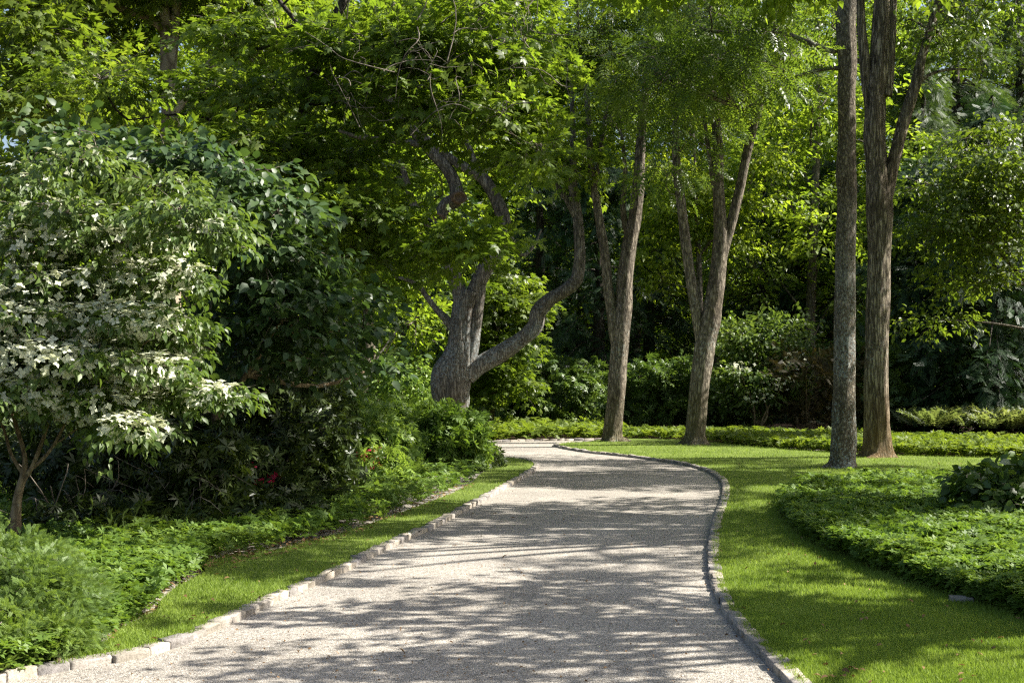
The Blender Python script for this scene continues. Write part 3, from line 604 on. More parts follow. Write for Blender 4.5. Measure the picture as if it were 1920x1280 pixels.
# --- pale sycamore top left
tree('pale_sycamore', 'pale flaking trunk forking high up behind the leaves at upper left', 'tree', 27, [
    [(320, 855, 50), (320, 600, 44), (320, 400, 40), (320, 240, 38), (318, 170, 37), (316, 130, 34), (312, 60, 28), (306, 0, 24), (300, -120, 18), (290, -300, 9)],
    [(322, 215, 26), (345, 180, 24), (370, 150, 23), (400, 115, 21), (430, 65, 20), (448, 20, 19), (462, -30, 17), (490, -150, 12), (520, -300, 6)],
    [(320, 130, 24), (325, 80, 22), (330, 20, 19), (345, -60, 15), (360, -200, 9)],
    [(312, 60, 18), (280, 35, 15), (235, 20, 14), (190, 2, 13), (140, -25, 10), (60, -90, 6)],
    [(316, 160, 14), (270, 130, 11), (210, 110, 8), (120, 60, 5)]],
    [ell(60, 60, 24, 110, 60, 1.5, 60), ell(160, 60, 28, 90, 50, 1.5, 60), ell(90, 200, 24, 100, 50, 1.5, 60), ell(300, -40, 27, 220, 60, 2.5, 140), ell(520, 60, 28, 90, 60, 1.6, 70), ell(560, 150, 28, 80, 60, 1.5, 55), ell(60, -80, 26, 180, 80, 2.5, 130), ell(400, -60, 27, 200, 80, 2.5, 110), ell(250, 300, 28, 120, 50, 1.4, 55), ell(120, 330, 28, 120, 60, 1.4, 60), ell(460, 260, 28, 80, 70, 1.4, 55)],
    'bark_syc', T_MAPLE, 'sycamore', .19, 16, .75, step=.15, sides=20, rough=.03, twigs=.4)

M['back_shrub'] = leafmat('woodland_shrub_leaf', (.03, .058, .014), (.055, .092, .022), (.10, .14, .036), .25, rough=.45, gain=1.5)
M['lime'] = leafmat('lime_beech_leaf', (.04, .07, .009), (.075, .115, .014), (.14, .18, .03), .45, gain=1.15)
# --- flowering dogwood, near left
dog_l = [[(25, 1000, 24.5), (28, 970, 18.7), (34, 925, 15.8), (44, 890, 14.4), (46, 855, 10.1), (34, 810, 9.4), (22, 770, 7.9), (0, 700, 6.5), (-30, 600, 4.3)],
    [(40, 905, 12.2), (60, 875, 9.4), (76, 835, 8.6), (88, 800, 7.2), (98, 760, 6.5), (120, 690, 5.0), (150, 600, 3.6), (200, 520, 2.2)],
    [(56, 880, 8.6), (78, 862, 7.2), (98, 838, 6.5), (118, 802, 6.5), (128, 775, 5.0), (170, 720, 4.3), (250, 660, 2.9), (330, 600, 1.4)],
    [(44, 890, 8.6), (20, 850, 7.2), (5, 800, 5.8), (-30, 750, 3.6)], [(98, 838, 4.3), (128, 815, 3.6), (165, 790, 2.2)]]
DCL = [(50, 335, 80, 20, 26), (150, 300, 60, 18, 16), (120, 400, 130, 24, 44), (300, 350, 90, 18, 28), (340, 395, 90, 22, 32), (60, 455, 110, 22, 36), (230, 455, 130, 24, 44), (390, 430, 60, 16, 18), (90, 535, 130, 24, 42), (300, 520, 110, 24, 36),
       (30, 600, 90, 24, 30), (220, 600, 130, 24, 42), (320, 620, 60, 18, 20), (90, 670, 130, 24, 42), (250, 690, 110, 24, 34), (330, 660, 50, 16, 14), (40, 735, 100, 24, 32), (190, 755, 120, 24, 36), (300, 745, 70, 20, 20), (250, 800, 70, 16, 16), (400, 740, 70, 16, 18), (-120, 500, 120, 150, 80), (-120, 700, 120, 80, 60), (440, 460, 26, 10, 6)]
td, bd = tree('flowering_dogwood', 'small spreading dogwood covered in white star flowers on the near left', 'tree', 12.6, dog_l, None, 'bark_brown', step=.06, sides=10)
dcl = [ell(a, b_, 12.4 + (.5 if i % 3 == 0 else (-.3 if i % 3 == 1 else .1)), c, e, c * 12.4 / FPX * .9, int(n * 1.35)) for i, (a, b_, c, e, n) in enumerate(DCL)]
foliage(td, bd, dcl, T_OV, 'dogwood', .082, 17, .26, twigs=.6, tw=.0035, tilt=.6, flat=.25, rnd=.35, droop=.35)
acc = Acc()
for (cx_, cy_, _a, _b, _n), (c, r, n) in zip(DCL, dcl):
    if cx_ > 430 or (cy_ < 420 and cx_ > 150): continue
    n = n * (.12 if cy_ < 420 else (.8 if cy_ < 560 else 1.7)) * (.6 if cx_ > 330 else 1)
    m = int(n * 2.2); u = in_ell(m, .3); u[:, 2] = np.abs(u[:, 2]); u[:, 1] -= .25; p = c + u * r * [1, 1, 1.15] + [0, 0, .05]; up = RNG.normal(size=(m, 3)) * .30 + [0.05, -.22, 1]; acc.add(*inst(T_BR, p, RNG.normal(size=(m, 3)) * [1, 1, .1], up, U(.075, .11, m)))
    # rows of blossom on the ends of the sprays, facing outward on the near flank
    m = int(n * 1.9); u = in_ell(m, .2); u[:, 1] = -np.abs(u[:, 1]) * 1.15; u[:, 2] = (u[:, 2] - .3) * 1.3; p = c + u * r + [.03, -.05, 0]; up = RNG.normal(size=(m, 3)) * .3 + [.25, -.7, .75]; acc.add(*inst(T_BR, p, RNG.normal(size=(m, 3)), up, U(.07, .105, m)))
fo = acc.mk('blossoms', M['flower'], td, bd); fo['kind'] = 'stuff'

# --- second dogwood with dark round leaves
tree('dark_dogwood', 'dogwood with broad dark bluish-green leaves just right of the white-flowered one', 'tree', 15.2, [
    [(430, 960, 26), (425, 900, 22), (410, 820, 19), (400, 740, 17), (395, 660, 14), (400, 560, 12), (420, 460, 9), (430, 380, 5)],
    [(405, 790, 14), (450, 720, 11), (500, 650, 9), (560, 600, 6), (620, 570, 3)], [(400, 660, 10), (350, 560, 8), (280, 440, 6), (230, 330, 3)],
    [(415, 480, 8), (480, 420, 6), (560, 370, 3)]],
    [ell(200, 290, 15, 110, 20, .8, 46), ell(330, 300, 15, 80, 24, .8, 40), ell(440, 330, 15, 90, 26, .8, 46), ell(520, 400, 15, 80, 30, .8, 44), ell(470, 470, 15, 90, 26, .8, 48), ell(560, 480, 15.3, 70, 24, .7, 34), ell(500, 540, 15, 90, 24, .8, 46),
     ell(580, 560, 15, 70, 24, .7, 34), ell(530, 600, 14.8, 70, 24, .7, 30), ell(430, 600, 15.2, 60, 40, .6, 36), ell(640, 620, 15.6, 50, 24, .6, 22), ell(600, 680, 15.6, 60, 30, .6, 22), ell(380, 400, 15.6, 70, 50, .7, 40), ell(120, 260, 15, 80, 20, .7, 20), ell(660, 560, 16, 60, 30, .6, 22), ell(700, 690, 17, 50, 22, .5, 12), ell(470, 660, 15.4, 70, 30, .6, 26)],
    'bark_brown', T_OVR, 'dark_dogwood', .125, 14, .38, step=.1, sides=10, twigs=.5, tw=.004, tilt=.45, flat=.2)

# ------------------------------------------------------------------ shrubs
def shrub(name, label, cat, px, py, d, clumps, T, mat, size, nleaf, L, stems=7, group=None, bark='bark_brown', base_y=None, flowers=None, **kw):
    base = P(px, py, d); base[2] = 0; t = thing(name, label, cat, base, group)
    acc = Acc()
    for i in range(stems):
        c, r, n = clumps[i % len(clumps)]; e = c + in_ell(1)[0] * r * .6; m = (base + e) / 2 + RNG.normal(size=3) * .18 * [1, 1, .4]
        limb(acc, [(base[0] + U(-.25, .25), base[1] + U(-.25, .25), -.02, .03), (*m, .02), (*e, .008)], step=.15, sides=6, rough=0)
    acc.mk('stems', M[bark], t, base, smooth=True)
    foliage(t, base, clumps, T, mat, size, nleaf, L, name='foliage', **kw)
    if flowers:
        n, cc, rr, fs = flowers; p = cc + in_ell(n, .3) * rr; acc = Acc()
        for k in range(4): acc.add(*inst(T_PACH[0], p + RNG.normal(size=p.shape) * .03, RNG.normal(size=(n, 3)), RNG.normal(size=(n, 3)) + [.2, -.6, .6], U(.6, 1.1, n) * fs))
        f = acc.mk('flowers', M['red'], t, base); f['kind'] = 'stuff'
    return t, base
RH = dict(T=T_RHO, mat='rhodo', size=.125, nleaf=6, L=.26, twigs=.3, tilt=.15, flat=.6, rnd=.6, width=.8)
t, b = shrub('rhododendron', 'deep shaded evergreen bush with bare twigs under the dogwood branches', 'shrub', 280, 985, 15, [ell(150, 850, 15.6, 110, 60, .8, 110), ell(260, 860, 14.8, 100, 70, .7, 120), ell(370, 870, 14.4, 90, 70, .7, 120), ell(300, 780, 15.5, 130, 50, .7, 80), ell(60, 830, 16.5, 130, 90, .7, 90), ell(310, 930, 14.2, 60, 30, .4, 36), ell(200, 945, 14.6, 90, 34, .5, 60), ell(380, 950, 14.3, 70, 34, .5, 60)], stems=9, **RH)
acc = Acc(); N = 60; s0 = np.repeat(P(180, 985, 14)[None], N, 0) + RNG.normal(size=(N, 3)) * [.35, .2, .08]; e0 = s0 + np.stack([U(-.2, 1.0, N), U(-.5, .1, N), U(-.1, .45, N)], -1); s0[:, 2] = np.abs(s0[:, 2]) * .4
acc.add(*tubes(s0, e0, .009, .003, .15, 7, 5, .16)); pm = (s0 + e0) / 2; e1 = pm + RNG.normal(size=(N, 3)) * .25; acc.add(*tubes(pm, e1, .005, .002, .1, 5, 4, .15)); acc.mk('bare_twigs', M['twig'], t, b)['kind'] = 'stuff'
shrub('rhododendron', 'broad dark rhododendron with a few red flowers in the middle of the left bank', 'shrub', 510, 955, 16.8, [ell(440, 860, 16.5, 90, 80, .8, 130), ell(540, 850, 16.6, 80, 80, .8, 130), ell(490, 790, 17, 110, 60, .8, 110), ell(500, 910, 16, 80, 40, .6, 60), ell(420, 760, 17.5, 120, 60, .8, 90), ell(590, 790, 17.5, 60, 60, .7, 70), ell(470, 930, 15.6, 60, 36, .5, 60), ell(560, 925, 16.4, 54, 36, .5, 60), ell(610, 900, 17.4, 44, 36, .5, 50)],
    stems=9, flowers=(9, P(490, 890, 15.4), np.array([.25, .12, .18]), .045), **RH)
shrub('rhododendron', 'sun-topped shrub with red flowers on its shaded lower face, left of the drive', 'shrub', 670, 905, 20.5, [ell(620, 790, 21.5, 50, 34, .8, 130), ell(670, 790, 21, 60, 34, .8, 170), ell(650, 840, 20.3, 66, 48, .7, 200), ell(715, 830, 20.6, 44, 44, .6, 140), ell(735, 860, 20.2, 30, 36, .5, 70), ell(690, 882, 19.8, 44, 22, .5, 60), ell(610, 865, 20, 44, 44, .6, 90)],
    stems=9, flowers=(16, P(680, 862, 19.5), np.array([.26, .12, .2]), .038), T=T_RHO, mat='bright_shrub', size=.12, nleaf=6, L=.24, twigs=.2, tilt=.1, flat=.6, rnd=.6, width=.8)
shrub('rounded_evergreen', 'rounded dark green bush beside the drive, in front of the old maple', 'shrub', 830, 885, 23.6, [ell(780, 792, 24.5, 60, 34, .9, 170), ell(838, 800, 24, 56, 42, .9, 200), ell(870, 835, 23.4, 38, 38, .6, 120), ell(800, 840, 23.4, 66, 42, .8, 170), ell(735, 780, 25, 50, 28, .7, 90)], stems=9, T=T_RHO, mat='pach', size=.125, nleaf=7, L=.24, twigs=.2, tilt=.1, flat=.6, rnd=.6, width=.8)
shrub('low_evergreen', 'small glossy shrub spilling over the lawn corner by the kerb end', 'shrub', 900, 880, 24.2, [ell(905, 862, 24, 26, 18, .4, 45), ell(880, 870, 23.6, 26, 16, .4, 40)], stems=4, T=T_RHO, mat='rhodo', size=.11, nleaf=7, L=.2, twigs=.2, tilt=.1, flat=.6, rnd=.6, width=.8)
shrub('rhododendron', 'low front row of dark rhododendron leaning out over the ground cover at left', 'shrub', 330, 1010, 13.8, [ell(160, 985, 13.4, 80, 34, .45, 70), ell(260, 985, 13.6, 80, 32, .45, 75), ell(360, 980, 13.8, 70, 32, .45, 70), ell(450, 968, 14.2, 60, 30, .45, 60), ell(530, 955, 14.8, 50, 28, .45, 50)], stems=8, **RH)
shrub('rhododendron', 'low dark rhododendron skirt just left of the sun-topped shrub', 'shrub', 600, 955, 17.6, [ell(585, 925, 17.4, 44, 30, .45, 60), ell(640, 905, 18.4, 40, 28, .45, 50), ell(555, 900, 17.6, 40, 40, .5, 50)], stems=6, **RH)
# yew in the near left corner
yc = [ell(-20, 1060, 8.6, 110, 60, .35, 170), ell(60, 1050, 8.9, 60, 34, .3, 90), ell(60, 1110, 8.3, 90, 60, .35, 200), ell(130, 1120, 8.6, 50, 40, .3, 100), ell(20, 1180, 7.9, 90, 60, .3, 180), ell(110, 1180, 8.0, 50, 40, .25, 90), ell(-100, 1150, 8.2, 120, 110, .4, 160)]
shrub('yew_bush', 'feathery soft green yew bush in the near left corner', 'shrub', 20, 1215, 8.2, yc, stems=8, T=T_YEW, mat='yew', size=.05, nleaf=34, L=.13, twigs=.2, tw=.003, tilt=-.05, flat=.3, rnd=.5, width=.8)
# bold leaved perennial on the right edge
hb = P(1890, 975, 15.2); hb[2] = 0; th_ = thing('broad_leaf_perennial', 'clump of broad quilted leaves at the right edge above the ground cover', 'plant', hb)
hc = [ell(1880, 900, 15.2, 60, 26, .5, 40), ell(1920, 920, 15, 60, 40, .5, 50), ell(1850, 915, 15, 50, 28, .5, 40), ell(1910, 960, 14.6, 60, 24, .4, 40), ell(2000, 920, 15, 70, 60, .6, 50)]
foliage(th_, hb, hc, T_OVR, 'hosta', .13, 10, .22, name='leaves', twigs=.6, tw=.006, tilt=.3, flat=.5, rnd=.5, width=.6)
V, F = inst(T_OVR, np.array([P(1872, 868, 14.9), P(1900, 872, 15.1)]), np.array([[1, -.2, .05], [.8, .4, 0.]]), np.array([[0, -.4, 1], [.1, -.2, 1.]]), np.array([.24, .2])); mk('large_leaf', V, F, M['hosta_pale'], th_, hb)
# flat pale stones at the edge of the right bed
for (a, b_, s, lab) in [(1802, 1128, .07, 'flat pale stone at the edge of the lawn and ground cover'), (1830, 1126, .05, 'smaller bluish stone beside the flat pale stone')]:
    g = G(a, b_, LAWN_Z); X = BV * np.array([s * 2.2, s, s * .7]) + RNG.normal(size=BV.shape) * s * .05; X[:, 2] += s * .2
    tag(mk('stone', X + g, BF, M['granite'], base=g, smooth=True), lab, 'stone')

# ------------------------------------------------------------------ shrubs and trees behind the lawn
def bigshrub(name, label, d, px, w, top, bottom, T=T_RHO, mat='back_shrub', size=.17, nleaf=7, L=.4, dens=1.0, group=None, cat='shrub', **kw):
    cl = []; n = max(4, int(w / 45)); rng = random.Random(int(px + d))
    rows = max(2, int((bottom - top) / 55))
    for j in range(rows):
        f = (j + .5) / rows; y = top + (bottom - top) * f; ww = w * math.sin(math.pi * (.28 + .5 * f)) 
        for i in range(max(2, int(n * ww / w))):
            x = px + (i / max(1, int(n * ww / w) - 1) - .5) * 2 * ww * .62 + rng.uniform(-12, 12)
            cl.append(ell(x, y + rng.uniform(-12, 12), d + rng.uniform(-.6, .6), 42, 34, .8, int(46 * dens)))
    kk = dict(tilt=.15, flat=.5, rnd=.55, width=.8, twigs=.12); kk.update(kw)
    return shrub(name, label, cat, px, bottom, d, cl, T, mat, size, nleaf, L, stems=6, group=group, **kk)
bigshrub('rhododendron', 'dark mounded rhododendron behind the bend, left of the forked tree', 41, 1040, 100, 670, 800)
bigshrub('rhododendron', 'glossy dark rhododendron between the forked and the three-stemmed trees', 39, 1230, 80, 670, 800)
bigshrub('rhododendron', 'low dark shrub beneath the flowering shrub, behind the three-stemmed tree', 40, 1350, 60, 720, 805)
bigshrub('back_dogwood', 'rounded green dogwood shrub with small white flowers behind the right lawn', 38, 1430, 90, 590, 760, T=T_OV, mat='dogwood', size=.14, nleaf=15, L=.5, cat='shrub')
o, b_ = shrub('white_flower_shrub', 'pale shrub with clusters of white flowers below the rounded dogwood', 'shrub', 1425, 790, 36.8, [ell(1390, 700, 37, 40, 22, .7, 40), ell(1430, 735, 37, 40, 30, .7, 40), ell(1480, 700, 37, 40, 30, .7, 40)], T_OV, 'dogwood', .14, 12, .45, stems=5, twigs=.1)
acc = Acc()
for c, r, n in [ell(1385, 690, 36.6, 36, 14), ell(1420, 745, 36.4, 34, 14), ell(1490, 680, 36.6, 30, 22), ell(1460, 720, 36.4, 34, 18)]:
    m = 32; acc.add(*inst(T_BR, c + in_ell(m, .4) * r, RNG.normal(size=(m, 3)), RNG.normal(size=(m, 3)) * .4 + [.1, -.4, 1], U(.08, .13, m)))
f = acc.mk('blossoms', M['flower'], o, b_); f['kind'] = 'stuff'
bigshrub('olive_shrub', 'brownish olive conical shrub just left of the straight trunk', 37, 1530, 55, 670, 800, T=T_NEED, mat='rust', size=.2, nleaf=12, L=.5, dens=1.0)
bigshrub('rhododendron', 'dark shrub seen between the straight trunk and the shaggy trunk', 38, 1620, 60, 640, 810)
bigshrub('holly', 'tall dark glossy evergreen bank right of the shaggy trunk', 40, 1740, 110, 470, 800, T=T_OV, mat='back_shrub', size=.16, nleaf=14, L=.5)
bigshrub('holly', 'dark evergreen bush flecked with shining leaves at the right edge', 38, 1880, 110, 500, 800, T=T_OV, mat='back_shrub', size=.16, nleaf=14, L=.5)
# left understory behind the near shrubs
bigshrub('understory_shrub', 'dark leafy undergrowth behind the white dogwood', 22, 130, 170, 520, 850, T=T_OV, mat='rhodo', size=.13, nleaf=14, L=.4, dens=1.3)
bigshrub('understory_shrub', 'tall dark leafy bush below the broad-leaved dogwood', 18.2, 500, 125, 620, 900, T=T_OV, mat='rhodo', size=.13, nleaf=14, L=.4, dens=1.3)
bigshrub('understory_shrub', 'shaded bush behind the sun-topped red-flowered shrub', 25, 590, 70, 640, 800, T=T_OV, mat='dark_dogwood', size=.13, nleaf=14, L=.4, dens=1)
bigshrub('light_shrub', 'light green shrub glowing beyond the left trunks, beside the old maple', 36, 745, 50, 690, 790, T=T_OV, mat='bright_shrub', size=.14, nleaf=14, L=.4)
# maple sapling glowing behind the old maple
tree('young_maple', 'sunlit pale green young maple behind the low limb of the old maple', 'tree', 38, [[(915, 820, 16), (925, 740, 13), (935, 650, 11), (930, 560, 8), (935, 500, 4)], [(930, 690, 7), (960, 640, 5), (985, 590, 3)]],
    [ell(930, 560, 38, 50, 22, 1.2, 60), ell(970, 590, 38, 40, 18, 1, 45), ell(900, 620, 38.5, 40, 22, 1, 45), ell(950, 640, 38, 45, 20, 1, 50), ell(920, 690, 38, 50, 20, 1.1, 55), ell(960, 720, 38, 40, 16, 1, 40), ell(900, 740, 38, 40, 18, 1, 40), ell(945, 520, 38.5, 36, 20, 1, 30), ell(1000, 560, 38.5, 30, 16, .8, 22)],
    'bark_grey', T_MAPLE, 'lime', .16, 16, .6, twigs=.2, tw=.008, flat=.15)
# ferns
def ferns():
    x = U(11.2, 15.4, 260); y = U(33.5, 37.5, 260); x2 = U(10, 14.5, 60); y2 = U(34, 37, 60); x = np.concatenate([x, x2]); y = np.concatenate([y, y2])
    n = 9; N = len(x) * n; an = U(0, 6.283, N); pos = np.stack([np.repeat(x, n), np.repeat(y, n), np.full(N, .25) + U(0, .1, N)], -1)
    d = np.stack([np.cos(an), np.sin(an), U(.9, 1.6, N)], -1); up = -np.stack([np.cos(an), np.sin(an), -.8 * np.ones(N)], -1)
    V, F = inst(T_FERN, pos, d, up, U(.45, .8, N)); tag(mk('ferns', V, F, M['fern']), 'band of light ferns behind the far ground cover at the right', kind='stuff')
ferns()

# conifers: whorls of drooping boughs
def conifer(label, px, d, h, r, mat='hemlock', group='dark conifers behind the lawn', dens=1.0, name='hemlock', drop=.35, z0=.3, size=.36, T=T_NEED):
    base = P(px, 700, d); base[2] = 0; t = thing(name, label, 'tree', base, group)
    acc = Acc(); limb(acc, [(*base, .26), (base[0] + .05, base[1], h * .5, .17), (base[0], base[1], h, .03)], step=.4, sides=10, rough=.05)
    nb = int(h * 11 * dens); z = z0 + (h - z0) * U(0, 1, nb) ** 1.15; an = U(0, 6.283, nb); rr = r * (1 - (z / h) ** 1.3) * U(.7, 1.1, nb) + .25
    s = np.stack([np.full(nb, base[0]), np.full(nb, base[1]), z + .2], -1); out = np.stack([np.cos(an), np.sin(an), np.zeros(nb)], -1)
    e = s + out * rr[:, None]; e[:, 2] -= drop * rr; acc.add(*tubes(s, e, .035, .01, .12, 5, 4, .02)); acc.mk('trunk', M['bark_dark'], t, base)
    m = 15; tt = U(.25, 1, (nb, m)); c = s[:, None] * (1 - tt[..., None]) + e[:, None] * tt[..., None]; c[..., 2] += .12 * (rr[:, None] * np.sin(tt * math.pi)); c = c.reshape(-1, 3) + RNG.normal(size=(nb * m, 3)) * .12
    oo = np.repeat(out, m, 0) + RNG.normal(size=(nb * m, 3)) * .55; oo[:, 2] = -.25 - drop * .8 + RNG.normal(size=nb * m) * .2
    V, F = spray_leaves(c, oo, T, size, 4, .6, tilt=.3, flat=.3, width=.5); mk('crown', V, F, M[mat], t, base)
for a in [('dark hemlock rising behind the bend, left of the forked tree', 1010, 47, 9.5, 2.6), ('dark hemlock directly behind the forked tree', 1120, 46, 8.5, 2.6), ('dark hemlock between the forked and three-stemmed trees', 1215, 49, 9, 2.8), ('dark hemlock behind the slim pale trunk', 1430, 50, 10, 3.0),
          ('dark hemlock right of the slim pale trunk', 1560, 49, 9, 2.6), ('shadowy hemlock behind the old maple trunk', 850, 50, 8, 2.4), ('low dark conifer at the back of the bend', 915, 42, 3.2, 1.8)]:
    conifer(*a)
conifer('tall conifer with hanging grey-green sprays at the upper right', 1790, 50, 18, 3.2, 'larch', None, 1.0, 'weeping_conifer', .55, 5)
conifer('tall dark conifer at the far right edge behind the pale beech', 1910, 54, 20, 3.6, 'larch', None, 1.0, 'weeping_conifer', .5, 5)
conifer('tall conifer with drooping boughs just right of the shaggy trunk', 1730, 47, 13, 2.6, 'larch', None, 1.0, 'weeping_conifer', .6, 4)
conifer('dark drooping conifer behind the beech at the right edge', 1860, 44, 10, 2.8, 'hemlock', None, 1.0, 'weeping_conifer', .6, 3)
conifer('broad dark feathery conifer filling the right edge below the beech', 1860, 37.5, 7.2, 2.7, 'hemlock', None, 1.5, 'hemlock', .3, .3)
conifer('dark feathery conifer right behind the shaggy trunk', 1735, 39.5, 7.5, 2.2, 'hemlock', None, 1.5, 'hemlock', .3, .3)
# yellow-green beech at the right edge
tree('young_beech', 'bright yellow-green leafy tree leaning in from the right edge', 'tree', 33, [[(1960, 850, 30), (1965, 700, 24), (1950, 550, 18), (1930, 400, 12), (1920, 250, 6)], [(1950, 560, 10), (1880, 480, 7), (1800, 430, 3)], [(1940, 430, 8), (1870, 360, 5), (1780, 310, 3)]],
    [ell(1750, 350, 33, 60, 14, 1.2, 50), ell(1730, 430, 33, 50, 14, 1.2, 40), ell(1810, 260, 33.5, 50, 12, 1.2, 22), ell(1840, 530, 33, 90, 16, 1.2, 45), ell(1760, 600, 33.5, 70, 16, 1.0, 26), ell(1900, 240, 33, 40, 22, 1.0, 34), ell(1850, 310, 33, 70, 26, 1.4, 75), ell(1910, 330, 32.5, 60, 30, 1.4, 70), ell(1830, 370, 33, 80, 26, 1.4, 80), ell(1900, 410, 32.5, 70, 30, 1.4, 80), ell(1790, 420, 33, 70, 24, 1.3, 65), ell(1870, 460, 32.5, 80, 24, 1.3, 60), ell(1780, 480, 33, 50, 20, 1.0, 30), ell(1960, 300, 33, 50, 50, 1.2, 40)],
    'bark_grey', T_OV, 'lime', .14, 16, .6, twigs=.15, tw=.008, flat=.12)
tree('sunlit_tree', 'bright sunlit leafy tree glimpsed between the stems of the three-stemmed tree', 'tree', 43, [[(1310, 800, 18), (1312, 600, 14), (1310, 480, 12), (1305, 380, 9), (1300, 250, 5)], [(1310, 480, 7), (1360, 420, 5), (1400, 380, 3)]],
    [ell(1250, 400, 43, 50, 26, 1.2, 60), ell(1310, 350, 43, 60, 26, 1.3, 65), ell(1390, 380, 43, 50, 26, 1.2, 60), ell(1230, 470, 43, 40, 26, 1.1, 50), ell(1300, 430, 43.5, 60, 26, 1.3, 60), ell(1380, 450, 43.5, 40, 20, 1.1, 30), ell(1240, 320, 43.5, 50, 30, 1.2, 50), ell(1420, 310, 43.5, 50, 30, 1.3, 55), ell(1240, 530, 43, 30, 20, .9, 26)],
    'bark_grey', T_OV, 'beech', .17, 18, .6, twigs=.2, tw=.01, flat=.25)
# deciduous background trees
def backtree(label, px, d, h, r, wpx, mat='back', lean=0, dens=1.0, trunk='bark_grey', z0=.22, name='background_tree', group='trees at the back of the garden'):
    x0 = (px - 960) / FPX * d; base = np.array([x0, d, 0.]); t = thing(name, label, 'tree', base, group); rt = wpx / 2 / FPX * d
    acc = Acc(); top = (x0 + lean, d, h)
    limb(acc, [(x0, d, 0, rt * 1.15), (x0 + lean * .2 + U(-.1, .1), d, h * .3, rt), (x0 + lean * .5 + U(-.2, .2), d, h * .6, rt * .65), (*top, .05)], step=.3, sides=12, rough=.06, flare=.7)
    cl = []; nc = int(15 * dens)
    for i in range(nc):
        z = h * (z0 + (1 - z0) * (i + .5) / nc); f = (z / h - z0) / (1 - z0); rr = r * math.sqrt(max(.12, 1 - (2 * f - .85) ** 2 / 1.5)); a = i * 2.4 + U(0, .6)
        c = np.array([x0 + lean * z / h + math.cos(a) * rr * .62, d + math.sin(a) * rr * .62, z]); cr = rr * U(.5, .68)
        cl.append((c, np.array([cr, cr, cr * .55]), int(cr * cr * 18)))
        limb(acc, [(x0 + lean * .5 * z / h, d, max(.5, z - 1.8), rt * .32), (*((np.array([x0, d, z - 1]) + c) / 2), rt * .2), (*c, .02)], step=.5, sides=6, rough=0)
    acc.mk('trunk', M[trunk], t, base, smooth=True)
    foliage(t, base, cl, T_RH, mat, .22, 20, .8, twigs=.08, tw=.012, flat=.3)
BT = [('slim pale trunk seen between the three-stemmed tree and the straight trunk', 1514, 46, 17, 3.4, 17, 'back', .3), ('broad leafy tree beyond the three-stemmed tree', 1340, 56, 18, 4.8, 16, 'beech', 0), ('tall green tree behind the forked tree', 1190, 58, 19, 4.6, 16, 'back', .5),
      ('leafy tree high behind the low limb of the old maple', 1040, 60, 19, 4.6, 15, 'beech', 0), ('tree in leaf behind the top of the old maple', 900, 58, 19, 4.6, 15, 'back', -.4), ('background tree left of the old maple crown', 760, 56, 19, 4.6, 16, 'beech', 0), ('slender trunked tree in the gap left of the old maple', 672, 36, 12, 2.8, 20, 'back', 1.0),
      ('second slender trunk in the gap left of the old maple', 705, 41, 13, 2.6, 14, 'back', -.7), ('tall tree behind the leaning maple stem', 600, 54, 18, 4.6, 16, 'back', 0), ('broad crown behind the pale sycamore fork', 420, 50, 17, 4.4, 18, 'beech', 0), ('tall tree behind the pale sycamore trunk', 260, 46, 16, 4.2, 18, 'back', 0),
      ('leafy tree at the far left edge', 60, 42, 14, 4.0, 20, 'back', 0), ('tall tree beyond the straight and shaggy trunks', 1600, 58, 19, 4.8, 14, 'back', 0), ('leafy tree behind the right arm of the shaggy trunk', 1740, 60, 17, 4.4, 14, 'back', 0), ('dense green tree behind the weeping conifers', 1960, 58, 19, 4.6, 14, 'back', 0), ('green tree behind the slim pale trunk', 1470, 60, 19, 4.6, 14, 'back', 0)]
for b_ in BT: backtree(*b_)
# far wood closing the view
def farwood():
    cl = []
    for i in range(520):
        y = U(66, 84); x = U(-36, 36) * (y / 70); z = U(0, 1) ** .9 * U(9, 14) if i < 330 else U(0, 6); cl.append((np.array([x, y, z]), np.array([2.6, 2.6, 1.6]), 60))
    C, O, H = clump_sprays(cl); V, F = spray_leaves(C, O, T_RH, .34, 11, 1.3); tag(mk('distant_wood', V, F, M['back']), 'distant mass of trees closing the view', kind='stuff')
farwood()
# shade trees standing just outside the frame; their crowns dapple the drive and the lawns
def shadetree(label, x, y, h, z0, r, n=16, dens=1.0, cs=1.0, extra=()):
    base = np.array([x, y, 0.]); t = thing('shade_tree', label, 'tree', base, 'shade trees right of the view'); acc = Acc()
    limb(acc, [(x, y, 0, .3), (x + .1, y, h * .4, .22), (x, y + .1, h * .75, .12), (x, y, h, .03)], step=.3, sides=12, rough=.06, flare=.8); cl = []
    for i in range(n):
        z = z0 + (h - z0) * (i + .5) / n; a = i * 2.4 + U(-.5, .5); rr = r * math.sin(math.pi * (.2 + .7 * (i + .5) / n)) * U(.75, 1.1); c = np.array([x + math.cos(a) * rr * .8, y + math.sin(a) * rr * .8, z]); cr = r * U(.22, .34) * cs
        cl.append((c, np.array([cr, cr, cr * .35]), int(cr * cr * 42 * dens) + 4)); limb(acc, [(x, y, max(1.5, z - 1.8), .1), (*((np.array([x, y, z - .8]) + c) / 2), .06), (*c, .02)], step=.5, sides=6, rough=0)
    for ex, ey, ez, er in extra:
        c = np.array([ex, ey, ez]); cl.append((c, np.array([er, er, er * .3]), int(er * er * 70) + 3)); limb(acc, [(x, y, ez - 2, .1), (*((np.array([x, y, ez - .4]) + c) / 2), .06), (*c, .02)], step=.4, sides=6, rough=0)
    acc.mk('trunk', M['bark_grey'], t, base, smooth=True); foliage(t, base, cl, T_OV, 'back', .15, 25, .5, twigs=.3, tw=.01)
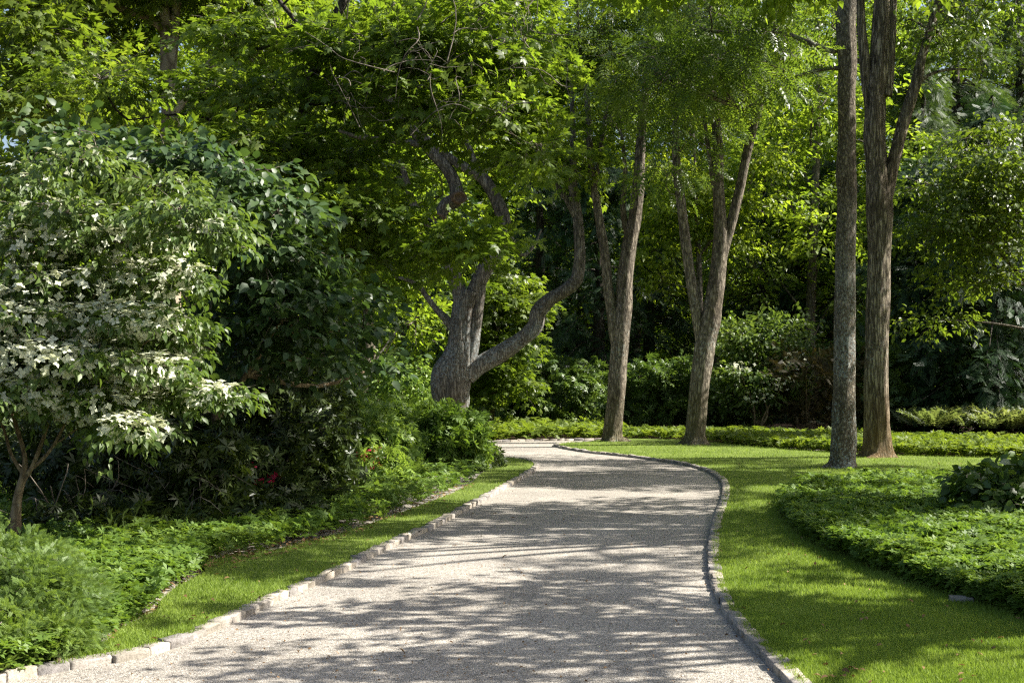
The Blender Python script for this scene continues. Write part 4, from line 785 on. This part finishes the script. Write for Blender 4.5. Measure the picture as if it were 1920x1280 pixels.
SV = np.array([math.sin(rad(SUN_AZ)) * math.cos(rad(SUN_EL)), math.cos(rad(SUN_AZ)) * math.cos(rad(SUN_EL)), math.sin(rad(SUN_EL))])
def boughs(h, lst, sc_=1.0):
    """leafy boughs whose shade reaches the given spots of the drive and lawn"""
    out = []
    for px, py, rr in lst:
        hh = h + U(-.5, .5); q = G(px, py) + SV * (hh / SV[2]); out.append((*q, rr * sc_))
    return out
RNG = np.random.default_rng(5)
B1 = boughs(5.0, [(900, 1110, .32), (1090, 1095, .45), (700, 1150, .42), (990, 1175, .42), (1210, 1225, .45), (850, 1225, .42), (560, 1235, .38), (1300, 1150, .36), (1500, 1190, .42), (1680, 1215, .42), (1060, 1270, .42), (680, 1275, .4), (1190, 1150, .25), (780, 1180, .22), (1400, 1145, .36), (1660, 1150, .36), (1450, 1085, .26), (360, 1160, .3)], .80)
shadetree('shade tree on the lawn close to the right of the drive', 8.9, 9.6, 9.0, 5, 3.0, 4, 1.8, .5, B1)
B2 = boughs(7.2, [(1000, 955, .8), (1150, 972, .75), (1250, 945, .7), (1330, 990, .55), (1090, 1005, .6), (1420, 975, .8), (1490, 1010, .6), (1210, 1012, .5), (930, 985, .5), (700, 1000, .7), (600, 1040, .6), (480, 1065, .5), (560, 1085, .4), (650, 960, .7), (500, 1000, .8), (1600, 985, .7), (1830, 960, .7), (1560, 940, .6), (400, 1060, .5), (300, 940, .9), (420, 920, .9), (520, 915, .8), (620, 930, .7), (150, 950, .9), (1400, 1035, .4), (160, 1000, .8), (260, 975, .7), (60, 1010, .6), (340, 1000, .7), (430, 985, .8)], .9)
shadetree('tall shade tree over the lawn just outside the right edge', 10.3, 15.6, 12.5, 7.4, 3.6, 5, 1.8, .5, B2)
B3 = boughs(8.8, [(1010, 892, .9), (1130, 900, 1.1), (1250, 893, 1.0), (1330, 905, .9), (1430, 898, .9), (1200, 912, .7), (1500, 878, .8), (1640, 882, .6), (1390, 868, .7), (930, 905, .6), (1130, 868, .8), (1260, 872, .6), (1750, 900, .7)])
shadetree('shade tree beyond the right edge at mid distance', 13.0, 22.6, 13, 8, 3.6, 6, 1.4, .6, B3)
shadetree('shade tree behind the camera to the right', 6.6, 3.8, 9, 4, 3.0, 9, 1.7, .72)
print('objects', len(bpy.data.objects), 'faces', sum(len(m.polygons) for m in bpy.data.meshes))
